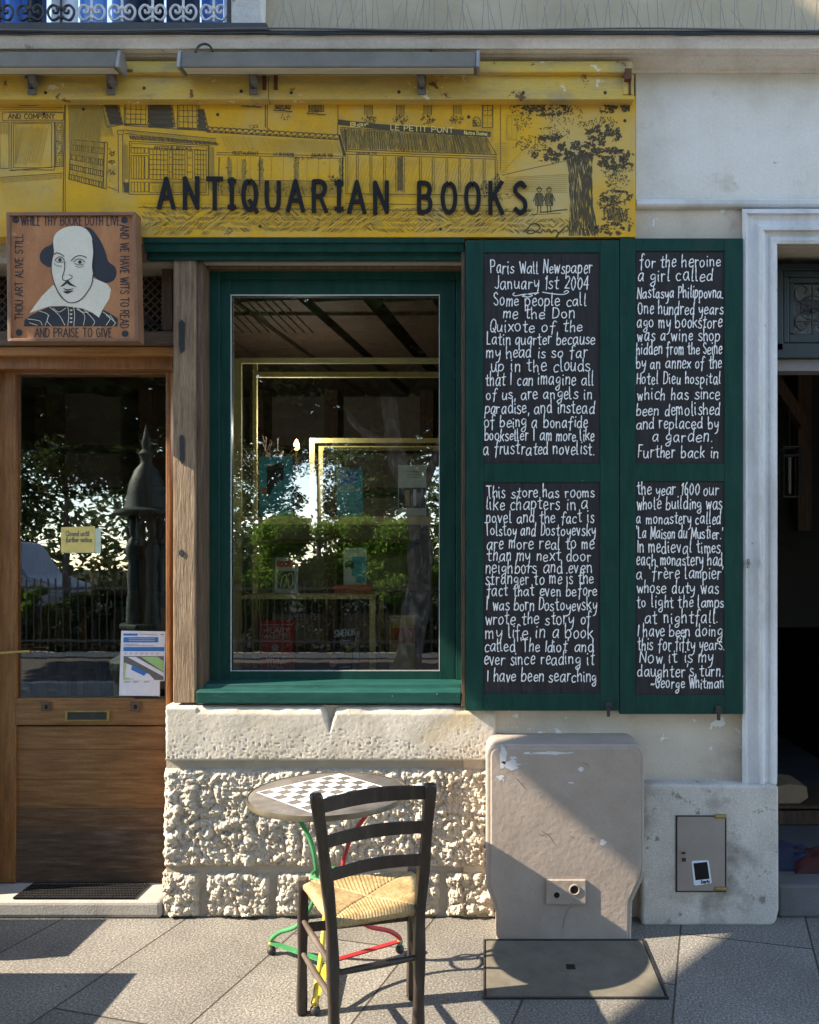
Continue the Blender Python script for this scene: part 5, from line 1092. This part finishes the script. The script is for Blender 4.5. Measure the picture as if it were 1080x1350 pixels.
for k in range(2):
    t = MB(); y0 = 771.6+k*5.6; t.pb(440+k, y0, 490-k*1.5, y0+5.2, .43, .56)
    tag(t.build('book', M['orange_p'], bevel=.002), ['topmost orange book of the flat pair under the teal cover', 'lower orange book of the flat pair lying on the low shelf'][k], 'book', 'books in the shop window')
def art_teal(a, x0, y0, x1, y1, Yq):
    a.prism([(352, 616), (374, 608), (374, 632), (362, 640), (352, 660)], Yq, Yq+.0005, 0); rectf(a, 345, 643, 351, 650, Yq, 1); rectf(a, 348, 612, 372, 614, Yq, 2); return [M['navy'], M['red_p'], M['mint_p']]
book(342, 602, 385, 680, .45, M['teal_p'], 'blue green book with a black figure standing at the left of the middle shelf', art_teal)
def art_q(a, x0, y0, x1, y1, Yq):
    write(a, 'Outline', 448, 474, 648, 6, 1, Yq, 0, jit=.5, rng=random.Random(5)); a.prism([(446, 622), (474, 620), (470, 636), (450, 640)], Yq, Yq+.0005, 1); return [M['mint_p'], M['blue']]
book(444, 618, 478, 680, .47, M['teal_p'], 'teal book with handwritten pale title in the centre of the middle shelf', art_q)
def art_two(a, x0, y0, x1, y1, Yq):
    rectf(a, 526, 643, 561, 670, Yq, 0); rectf(a, 534, 646, 540, 667, Yq-.0004, 1); rectf(a, 545, 645, 549, 667, Yq-.0004, 2)
    for y in (622, 626, 629): a.ribbon([(537, y), (553, y)], .7, Yq, 3)
    return [M['navy'], M['brass'], M['mint_p'], M['grey_p']]
book(525, 613, 562, 680, .45, M['mint_p'], 'book with cream top and black lower half at the right of the middle shelf', art_two)
def art_y(a, x0, y0, x1, y1, Yq): rectf(a, 516, 815, 530, 819, Yq, 0); rectf(a, 516, 828, 546, 848, Yq, 1); return [M['paper'], M['orange_p']]
book(513, 812, 547, 884, .55, M['yellow_p'], 'yellow and brown book at the bottom right behind the tree reflection', art_y)
# bare twigs in a vase and a candle lamp
t = MB(); rr = random.Random(9); c = P(350, 640, .75)
for k in range(46):
    a = rr.uniform(-1.1, 1.1); l = rr.uniform(.18, .34); p = [c+Vector((0, 0, -.05))]
    for s_ in range(5): p.append(p[-1]+Vector((math.sin(a)*l/5+rr.uniform(-.02, .02), rr.uniform(-.02, .02), math.cos(a)*l/5+rr.uniform(-.01, .01))))
    t.tube(p, .0016, 4)
    for q in p[2:]: t.face([tuple(q+Vector((rr.uniform(-.012, .012), rr.uniform(-.006, .006), rr.uniform(-.012, .012)))) for _ in range(4)])
vz = thing('dried_twigs', (c.x, c.y, c.z-.25), 'bunch of dry brown twigs in a dark pot behind the window glass', 'plant')
t.build('twigs', mat('dry twigs', [(.10,.075,.05),(.24,.19,.13)], 20, .8), vz)
t = MB(); t.lathe([(.001, -.28), (.045, -.28), (.055, -.16), (.035, -.05), (.030, -.05)], c, 16); t.build('pot', M['navy'], vz, smooth=True)
lm = thing('candle_lamp', P(391, 640, .8), 'small lit flame shaped bulb glowing behind the window glass', 'lamp'); q = P(391, 587, .8)
t = MB(); t.lathe([(.001, -.028), (.012, -.024), (.018, -.008), (.014, .012), (.006, .028), (.001, .034)], q, 14); t.build('bulb', plain('lit bulb', (.9, .7, .45), .4, emit=3.2), lm, smooth=True)
pl_ = bpy.data.lights.new('bulb_light', 'POINT'); pl_.energy = 2.2; pl_.color = (.92, .96, 1); pl_.shadow_soft_size = .002; plo = bpy.data.objects.new('bulb_light', pl_); COL.objects.link(plo); plo.location = q+Vector((0, 0, .085))
t = MB(); t.tube([q+Vector((0, 0, -.028)), q+Vector((0, 0, -.24))], .008, 8); t.build('stem', M['brass'], lm)
# back of the shop: dark bookcase, grey wall panels between posts
bc = thing('bookcase', (-.9, 2.6, .1), 'dark wooden bookcase wall with pale back panels deep inside the shop', 'bookcase')
t = MB(); t.box(-3.6, 1.1, 2.72, 2.78, .1, 3.0); t.build('back_panel', M['dim'], bc)
for x in (-3.4, -2.6, -1.75, -1.18, -.45, .3, 1.0): t = MB(); t.box(x-.05, x+.05, 2.45, 2.715, .1, 3.0); t.build('post', M['wood_dark'], bc)
for z in (.6, 1.0, 1.4, 1.8, 2.2, 2.52): 
    for xa, xb in zip((-3.4, -2.6, -1.75, -1.18, -.45, .3), (-2.6, -1.75, -1.18, -.45, .3, 1.0)):
        t = MB(); t.box(xa+.051, xb-.051, 2.46, 2.714, z, z+.03); t.build('shelf_board', M['wood_darkh'], bc)
rr = random.Random(21); mats_b = [M['wood_dark'], M['navy'], M['dim'], M['navy'], M['wood_orange'], M['grey_p'], M['dim'], M['grey_p']]
nb = 0
labs = {}
for z in (.63, 1.03, 1.43, 1.83):
    x = -3.3
    while x < -1.9 and nb < 90:
        w_ = rr.uniform(.02, .05); h_ = rr.uniform(.18, .28)
        if abs(x+2.6) < .08: x = -2.6+.06
        if rr.random() < .8:
            t = MB(); t.box(x, x+w_*.94, 2.50, 2.66, z+.0005, z+h_); mi = rr.randrange(8)
            tag(t.build('book', mats_b[mi]), 'book spine in the row on the dark bookcase behind the door glass', 'book', 'books on the dark bookcase'); nb += 1
        x += w_
# ceiling spotlight, window card, notice behind the door glass
t = MB(); q = P(133, 494, .6); t.tube([q+Vector((0, 0, .14)), q], .022, 12); sp_ = tag(t.build('spotlight', M['black']), 'small black ceiling spotlight behind the door glass', 'lamp')
gY = .2
t = MB(); t.prism([(80.5, 695), (125, 694), (125, 728), (80.5, 728.5)], gY, gY+.001, 0); t.prism([(84, 696), (133, 696.5), (133, 729), (84, 729)], gY+.002, gY+.003, 1)
write(t, 'Closed until', 87, 118, 706.5, 6, .9, gY-.0008, 2, rng=rg, jit=.2); write(t, 'further notice', 87, 121, 714.5, 6, .9, gY-.0008, 2, rng=rg, jit=.2)
tag(t.build('card', [M['yellow_p'], M['mint_p'], M['grey_p']]), 'small yellow closed notice stuck inside the door glass', 'sign')
t = MB(); t.prism([(160, 831.5), (218.5, 832.5), (217, 918), (157, 917)], gY, gY+.0015, 0); k = gY-.0006
def rp(x0, y0, x1, y1, m): t.prism([(x0, y0), (x1, y0), (x1-.4, y1), (x0-.4, y1)], k, k+.0005, m)
rp(163, 835.2, 182, 838, 1); rp(163, 840, 209, 847, 1); rp(163, 853, 217, 858.5, 1); rp(163, 865, 216, 896.5, 2)
t.prism([(168, 866), (179, 866), (216, 887), (216, 892)], k-.0006, k-.0001, 0); t.prism([(186, 866), (208, 866), (216, 872), (216, 886)], k-.0006, k-.0001, 3); t.prism([(162.5, 873), (176, 878), (197, 889), (204, 896.5), (162.5, 896.5)], k-.0006, k-.0001, 0); t.prism([(174, 877), (194, 886.5), (190, 891), (173, 883)], k-.001, k-.0007, 1); t.prism([(162.5, 873), (167, 875), (165, 893), (178, 895.5), (162.5, 896.2)], k-.001, k-.0007, 4)
for y, n_ in ((849.3, 20), (851.2, 40), (836.5, 0)):
    if n_: t.ribbon([(163, y), (163+n_, y)], .5, k-.0002, 2)
t.ribbon([(184, 836), (208, 837.2)], .6, k-.0002, 2); t.ribbon([(212, 836.6), (216, 836.6)], 1, k-.0002, 2)
for x in (164, 176, 190): t.ribbon([(x, 898), (x+8, 898)], .5, k-.0002, 2); t.ribbon([(x, 899.5), (x+6, 899.5)], .5, k-.0002, 2)
for i in range(7): t.ribbon([(164+7*i, 861), (168+7*i, 861)], .5, k-.0002, 2); t.ribbon([(164+7*i, 862.6), (167+7*i, 862.6)], .4, k-.0002, 2)
for i in range(2): t.ribbon([(170, 842.2+2.4*i), (204, 842.2+2.4*i)], .5, k-.0003, 0)
tag(t.build('notice', [M['paper'], M['blue'], M['grey_p'], M['lime_p'], M['olive_p']]), 'white printed notice with blue bars and a street plan inside the door glass', 'notice')
# things standing in the dark passage on the right
cr = thing('wooden_crate', P(1050, 1090, 1.0), 'dark wooden crate in the passage under the cardboard box', 'crate')
zc = Z(1060, .9)
t = MB()
for z in (.16, .26, .36): 
    if z+.07 < zc: t.box(1.46, 2.1, .85, .87, z, z+.075)
for x in (1.46, 2.06): t.box(x, x+.04, .872, 1.25, .15, zc-.02)
t.box(1.46, 2.1, .872, 1.25, zc-.019, zc-.002); t.build('slats', M['wood_dark'], cr)
t = MB(); a, b = P(1025, 1059, .9), P(1064, 1036, .9)
t.prism([(1020, 1060), (1055, 1060), (1066, 1052), (1064, 1037), (1040, 1034), (1020, 1038)], .9, 1.15); cb = tag(t.build('cardboard_box', M['cardboard'], bevel=.006), 'crumpled cardboard box in the dark passage', 'box')
for k, (cc, xx, yy, lab) in enumerate((((.012, .02, .06), 1.50, .30, 'dark blue cloth bundle on the passage floor'), ((.08, .012, .012), 1.62, .27, 'red cloth bundle on the passage floor'))):
    t = MB(); n = 18
    for j in range(n+1):
        for i in range(n+1):
            u, v = i/n, j/n; e = min(u, 1-u, v, 1-v)*4; h = min(1, e)*(.05+.07*abs(noise.noise(Vector((u*4+k*7, v*4, 1)))))
            t.v.append((xx-.13+.3*u+.02*noise.noise(Vector((v*5, k, 0))), yy-.14+.25*v, Z(1166)+.002+h))
    for j in range(n):
        for i in range(n): q = j*(n+1)+i; t.f.append((q, q+1, q+n+2, q+n+1)); t.m.append(0)
    tag(t.build('cloth_bundle', mat('cloth %d' % k, [tuple(x*.4 for x in cc), cc], 14, .9), smooth=True, solid=.004), lab, 'cloth')
hl = thing('hanging_lantern', P(1040, 640, 1.1), 'dark hanging lantern frame in the passage doorway', 'lantern')
t = MB(); A = P(1030, 590, 1.1); Bq = P(1052, 655, 1.1)
for x in (A.x, Bq.x):
    for y in (1.06, 1.14): t.tube([(x, y, Bq.z), (x, y, A.z)], .005, 5)
for z in (A.z, Bq.z, A.z-.05): t.tube([(A.x, 1.06, z), (Bq.x, 1.06, z), (Bq.x, 1.14, z), (A.x, 1.14, z), (A.x, 1.06, z)], .005, 5)
t.tube([((A.x+Bq.x)/2, 1.1, A.z), ((A.x+Bq.x)/2, 1.1, A.z+.25)], .004, 5); t.build('cage', M['blackmetal'], hl)
t = MB(); t.tube([((A.x+Bq.x)/2, 1.1, Bq.z+.02), ((A.x+Bq.x)/2, 1.1, A.z-.06)], .010, 8); t.build('candle', M['dim'], hl)
t = MB(); t.bar(P(1020, 500, 1.6), P(1060, 560, 1.6), .07, .07); t.bar(P(1058, 490, 1.7), P(1058, 700, 1.7), .09, .09); tag(t.build('timber_brace', M['wood_dark']), 'dark timber brace and post inside the passage', 'beam')
t = MB(); t.box(1.32, 2.4, 1.9, 1.95, 1.2, 3.3); tag(t.build('partition', plain('dim partition', (.05, .043, .033), .9)), 'dim plastered partition at the back of the passage', 'wall')
# ------------------------------------------------------------------ the street the glass reflects, and unseen pieces added to shade the front
def pixrefl(px, py, dist, Yg=.12):                        # where something seen mirrored in the pane at this pixel stands, dist metres out from the wall
    dep = D+2*Yg+dist; return Vector(((px-CX)*dep/F, -dist, H-(py-CY)*dep/F))
bt = thing('sunshade', (-5.1, -1.8, 0), 'tall thin stone buttress wall added out of view to shade the shop front', 'wall')  # invented wall, raking underside shaped to cast the slanting shade edge
t = MB(); b = [(0, 5.43), (-2.25, 3.74), (-2.25, 0), (-2.45, 0), (-2.45, 8.4), (0, 8.75)]
k = len(b); t.v += [(-5.2, y-.002, z) for y, z in b]+[(-4.9, y-.002, z) for y, z in b]
t.f += [tuple(range(k)), tuple(range(2*k-1, k-1, -1))]+[(q, k+q, k+(q+1) % k, (q+1) % k) for q in range(k)]; t.m += [0]*(k+2)
t.build('wall', M['plaster_white'], bt)
t = MB(); t.box(-5.25, -4.85, -2.5, -.003, 8.76, 8.86); t.build('coping', M['cornice'], bt)
# unseen stands added left of the view, sized to cast shadows on the pavement
def stand(x0, x1, y0, y1, h, label):
    th = thing('shadow_stand', ((x0+x1)/2, (y0+y1)/2, 0), label, 'shadow stand', 'unseen stands that cast the pavement shadows')
    t = MB(); t.box(x0, x1, y0, y1, h-.16, h); t.build('tray', M['green'], th, bevel=.004)
    for x in (x0+.03, x1-.03):
        for y in (y0+.03, y1-.03): t = MB(); t.box(x-.02, x+.02, y-.02, y+.02, 0, h-.161); t.build('leg', M['green'], th)
    t = MB(); t.box(x0+.02, x1-.02, y0+.02, y1-.02, .1, h-.162); t.build('cupboard', M['green'], th)
stand(-3.3, -2.44, -.50, -.14, .50, 'green wooden shadow stand against the wall, added to cast a shadow'); stand(-3.2, -2.09, -1.9, -.64, .50, 'larger green wooden shadow stand at the kerb side, added to cast a shadow')
def leafcloud(name, blobs, n, size, m, parent, rr, shell=.5):
    t = MB()
    tot = sum(b[3]*b[4]*b[5] for b in blobs)
    for (cx, cy, cz, rx, ry, rz) in blobs:
        for i in range(int(n*rx*ry*rz/tot)):
            d = Vector((rr.gauss(0, 1), rr.gauss(0, 1), rr.gauss(0, 1))).normalized(); q = (shell+(1-shell)*rr.random())
            if noise.noise(Vector((cx+d.x*2, cy+d.y*2, cz+d.z*2))*1.3) > .25: q *= .8
            p = Vector((cx+d.x*rx*q, cy+d.y*ry*q, cz+d.z*rz*q))
            u = Vector((rr.gauss(0, 1), rr.gauss(0, 1), rr.gauss(0, .6))).normalized(); v = u.cross(Vector((rr.gauss(0, 1), rr.gauss(0, 1), rr.gauss(0, 1)))).normalized(); s = size*rr.uniform(.6, 1.4)
            t.v += [tuple(p-u*s), tuple(p+v*s*.4), tuple(p+u*s), tuple(p-v*s*.4)]; b = len(t.v); t.f.append((b-4, b-3, b-2, b-1)); t.m.append(0)
    return t.build(name, m, parent)
rr = random.Random(31)
def blobs_around(c, r, k, s0, s1, rr, flat=.8):
    o = []
    for i in range(k):
        d = Vector((rr.gauss(0, 1), rr.gauss(0, 1), rr.gauss(0, 1))).normalized()*rr.uniform(.3, 1)
        s = rr.uniform(s0, s1); o.append((c.x+d.x*r.x, c.y+d.y*r.y, c.z+d.z*r.z, s, s, s*flat))
    return o
def tree(base, pts, r0, crowns, nleaf, size, m, label, bark='bark', limbs=()):
    th = thing('street_tree', base, label, 'tree', 'trees across the street')
    t = MB(); p = smooth_pts([tuple(Vector(q)) for q in pts], 6); k = len(p); t.tube(p, [r0*(1-.5*i/k)*(1+.10*math.sin(i*1.9)) for i in range(k)], 14)
    for L in limbs: q = smooth_pts([tuple(Vector(z)) for z in L], 5); t.tube(q, [r0*.42*(1-.7*i/len(q)) for i in range(len(q))], 8)
    t.build('trunk', M[bark], th, smooth=True); leafcloud('crown', crowns, nleaf, size, M[m], th, rr)
b = pixrefl(534, 884, 8.4); a1 = pixrefl(553, 760, 8.5); a2 = pixrefl(548, 660, 8.6); a3 = pixrefl(520, 590, 8.7); top = pixrefl(505, 420, 9)
tree((b.x, b.y, -.13), [(b.x, b.y, -.14), a1, a2, a3, top], .22, blobs_around(Vector((b.x-.2, -9.5, 5.4)), Vector((2.6, 1.5, 1.6)), 14, .7, 1.2, rr), 16000, .06, 'leafA', 'leaning grey barked tree with flaking bark across the street', limbs=[(a2, pixrefl(575, 600, 8.8), pixrefl(600, 500, 9)), (a3, pixrefl(470, 560, 9), pixrefl(440, 500, 9.4))])
# reflected crowns and shrubs placed where the panes show them
def mass(name, label, px, py, dist, rx, ry, rz, n, size, m, k, cat='shrub', grp='shrubs behind the iron fence', trunk=True):
    c = pixrefl(px, py, dist); th = thing(name, (c.x, c.y, -.3), label, cat, grp)
    t = MB(); t.tube([(c.x, c.y, -.3), (c.x+.05, c.y, c.z*.5), (c.x, c.y, c.z)], [.09, .07, .04], 8); t.build('trunk', M['bark'], th)
    leafcloud('crown', blobs_around(c, Vector((rx, ry, rz)), k, min(rx, rz)*.3, min(rx, rz)*.6, rr), n, size, M[m], th, rr)
GT = 'trees across the street'
for i, (px, py, dist, rx, ry, rz, n, m, lab) in enumerate(((500, 605, 15.5, 1.6, .9, 1.7, 18000, 'leafA', 'olive leaved tree crown right of the sky gap across the street'), (342, 610, 17.5, 1.3, .8, 2.0, 14000, 'leafA', 'olive leaved small tree left of the sky gap across the street'), (418, 600, 19, 1.0, .6, 1.3, 2600, 'leafA', 'thin open crowned sapling added to dim the sky gap across the street'), (80, 600, 14, 2.2, 1.2, 1.7, 16000, 'leafC', 'broad dark tree far left across the street'), (215, 600, 15, 1.9, 1.2, 1.7, 14000, 'leafC', 'dark tree across the street behind the drinking fountain'), (-120, 600, 15, 2.4, 1.2, 1.9, 12000, 'leafC', 'dark tree beyond the broad one across the street'), (660, 620, 16, 1.8, .9, 2.1, 13000, 'leafA', 'olive tree to the right across the street'), (790, 620, 15, 1.9, .9, 2.0, 9000, 'leafA', 'olive tree farthest right across the street'))):  # the sapling is added to dim the bright sky in the reflection
    mass('street_tree', lab, px, py, dist, rx, ry, rz, n, .06, m, 16, 'tree', GT)
for (px, py, dist, rx, rz, n, m, lab) in ((440, 728, 12.8, 1.7, 1.05, 26000, 'leafB', 'bright green shrub mass in the middle behind the fence'), (335, 745, 12.4, 1.0, 1.05, 15000, 'leafB', 'bright green shrub left of the middle behind the fence'), (520, 748, 12.2, .9, 1.0, 13000, 'leafB', 'green shrub beside the leaning tree behind the fence'), (640, 760, 12.6, 1.6, .9, 11000, 'leafB', 'wide green shrub right of the leaning tree behind the fence'), (45, 800, 11.9, .9, .35, 4500, 'leafB', 'low bright shrub in front of the white van'), (135, 800, 11.9, .9, .5, 6000, 'leafC', 'dark shrub beside the drinking fountain behind the fence'), (225, 780, 12.4, 1.0, .8, 9000, 'leafC', 'taller dark shrub right of the drinking fountain behind the fence')):
    mass('shrub', lab, px, py, dist, rx, .5, rz, n, .05, m, 12)
hg = thing('garden_hedge', (-5, -12.1, -.3), 'long low dark green hedge close behind the iron railing', 'hedge'); leafcloud('foliage', [(-17+1.0*i, -12.1+rr.uniform(-.15, .15), .35+rr.uniform(-.2, .25), .75, .4, .75) for i in range(26)], 36000, .06, M['leafC'], hg, rr, .3)
t = leafcloud('far_wood', [(-34+2.6*i+rr.uniform(-.8, .8), -27+rr.uniform(-2, 2), 2.0+rr.uniform(-.8, .9), 2.3, 1.5, 3.4) for i in range(28) if not (-8.6 < -34+2.6*i < -4.6)]+[(-10+1.7*i, -26, 1.7, 1.7, 1.2, 1.7) for i in range(5)], 60000, .17, M['leafA'], None, rr); t['kind'] = 'stuff'
ct = thing('street_tree', (3.5, -9.5, -.13), 'plane tree added so that its wide canopy darkens the upper pane reflections', 'tree', GT)  # added canopy, sloped to keep bright sky out of the upper panes
t = MB(); t.tube([(3.5, -9.5, -.14), (3.4, -9.4, 2.5), (3.2, -9.2, 5.2)], [.3, .25, .2], 12)
for k in range(7):
    e = Vector((-10+2.2*k, -6.4-1.5*(k % 3), 5.4)); t.tube(smooth_pts([(3.3, -9.3, 3.6+.2*k), tuple((e+Vector((3.3, -9.3, 4.6)))/2), tuple(e)], 5), [.12]*6+[.07]*5, 7)
t.build('trunk', M['bark'], ct, smooth=True)
t = MB()
for i in range(20000):
    x = rr.uniform(-13, 5); q = rr.random(); y = -6-5.4*q; z = 4.95-1.25*q+.35*noise.noise(Vector((x*.6, y*.6, 0)))+rr.random()**2*1.4
    if rr.random() > 1.35+.9*noise.noise(Vector((x*.8, y*.8, 5))): continue
    u = Vector((rr.gauss(0, 1), rr.gauss(0, 1), rr.gauss(0, .5))).normalized(); v = u.cross(Vector((rr.gauss(0, .7), rr.gauss(0, .7), 1))).normalized(); s_ = rr.uniform(.13, .26); p = Vector((x, y, z))
    b = len(t.v); t.v += [tuple(p-u*s_), tuple(p+v*s_*.5), tuple(p+u*s_), tuple(p-v*s_*.5)]; t.f.append((b, b+1, b+2, b+3)); t.m.append(0)
t.build('crown', M['leafC'], ct)
# iron fence
fn = thing('iron_fence', (-3, -11.3, -.3), 'black iron railing fence along the garden across the street', 'fence')
t = MB(); fy = -11.35
for z in (.15, 1.15): t.box(-14, 8, fy-.015, fy+.015, z, z+.04)
t.build('rail', M['blackmetal'], fn)
t = MB(); x = -13.9
while x < 8: t.box(x-.010, x+.010, fy-.010, fy+.010, -.3, 1.35); x += .14
b_ = t.build('bars', M['blackmetal'], fn); b_['kind'] = 'stuff'
t = MB(); t.box(-14, 8, fy-.1, fy+.1, -.3, -.05); t.build('kerbstone', M['step'], fn)
# white van
vn = thing('white_van', (-13.5, -17, -.135), 'white parked van beyond the garden fence', 'van'); vx0, vx1, vy = -16.1, -11.0, -17.0
t = MB(); side = [(0, .35), (0, 1.2), (.15, 2.1), (.35, 2.3), (3.6, 2.35), (4.2, 1.45), (5.0, 1.2), (5.1, .8), (5.1, .35)]
t.prism([(vx0+a, z-.135) for a, z in side], vy, vy-1.9, px=False); t.build('body', M['van'], vn, bevel=.06, seg=3)
t = MB(); t.prism([(vx0+2.6, 1.35), (vx0+2.65, 2.0), (vx0+3.45, 2.0), (vx0+3.95, 1.35)], vy+.006, vy-.01, px=False); t.build('side_window', M['autoglass'], vn)
for x in (vx0+.9, vx0+4.2):
    t = MB(); t.tube([(x, vy+.02, .2), (x, vy-.2, .2)], .33, 20); wh = t.build('wheel', M['rubber'], vn, smooth=True)
    t = MB(); t.tube([(x, vy+.03, .2), (x, vy+.01, .2)], .2, 16); t.build('hubcap', M['alu'], wh)
# pale facade far behind the trees
# cast iron drinking fountain
fx, fyy = -2.97, -2.95
wf = thing('drinking_fountain', (fx, fyy, 0), 'dark green cast iron drinking fountain with draped figures holding a dome', 'fountain')
t = MB(); t.lathe([(.001, 0), (.42, 0), (.42, .12), (.36, .14), (.30, .2), (.27, .62), (.29, .68), (.31, .74), (.31, .80), (.24, .84), (.19, .95), (.19, 1.05), (.23, 1.09), (.23, 1.12), (.001, 1.12)], (fx, fyy, 0), 8); t.build('pedestal', M['fount'], wf, bevel=.006)
for k in range(4):
    a = R(45+90*k); c = (fx+.11*math.cos(a), fyy+.11*math.sin(a), 1.12)
    t = MB(); t.lathe([(.001, 0), (.066, .0), (.062, .12), (.048, .3), (.056, .42), (.040, .5), (.060, .58), (.066, .66), (.04, .73), (.024, .75), (.036, .8), (.040, .85), (.027, .91), (.001, .93)], c, 12)
    for s in (1, -1): t.tube([(c[0]+s*.08*math.sin(a), c[1]-s*.08*math.cos(a), c[2]+.68), (c[0]+s*.12*math.sin(a), c[1]-s*.12*math.cos(a), c[2]+.82), (c[0]+s*.05*math.sin(a), c[1]-s*.05*math.cos(a), c[2]+.96)], [.026, .02, .016], 7)
    t.build('figure', M['fount'], wf, smooth=True)
t = MB(); t.lathe([(.001, 2.06), (.24, 2.06), (.27, 2.08), (.27, 2.10), (.18, 2.13), (.17, 2.17), (.16, 2.25), (.14, 2.36), (.10, 2.46), (.05, 2.52), (.05, 2.56), (.07, 2.60), (.03, 2.64), (.045, 2.70), (.02, 2.78), (.001, 2.86)], (fx, fyy, 0), 24); t.build('dome', M['fount'], wf, smooth=True)
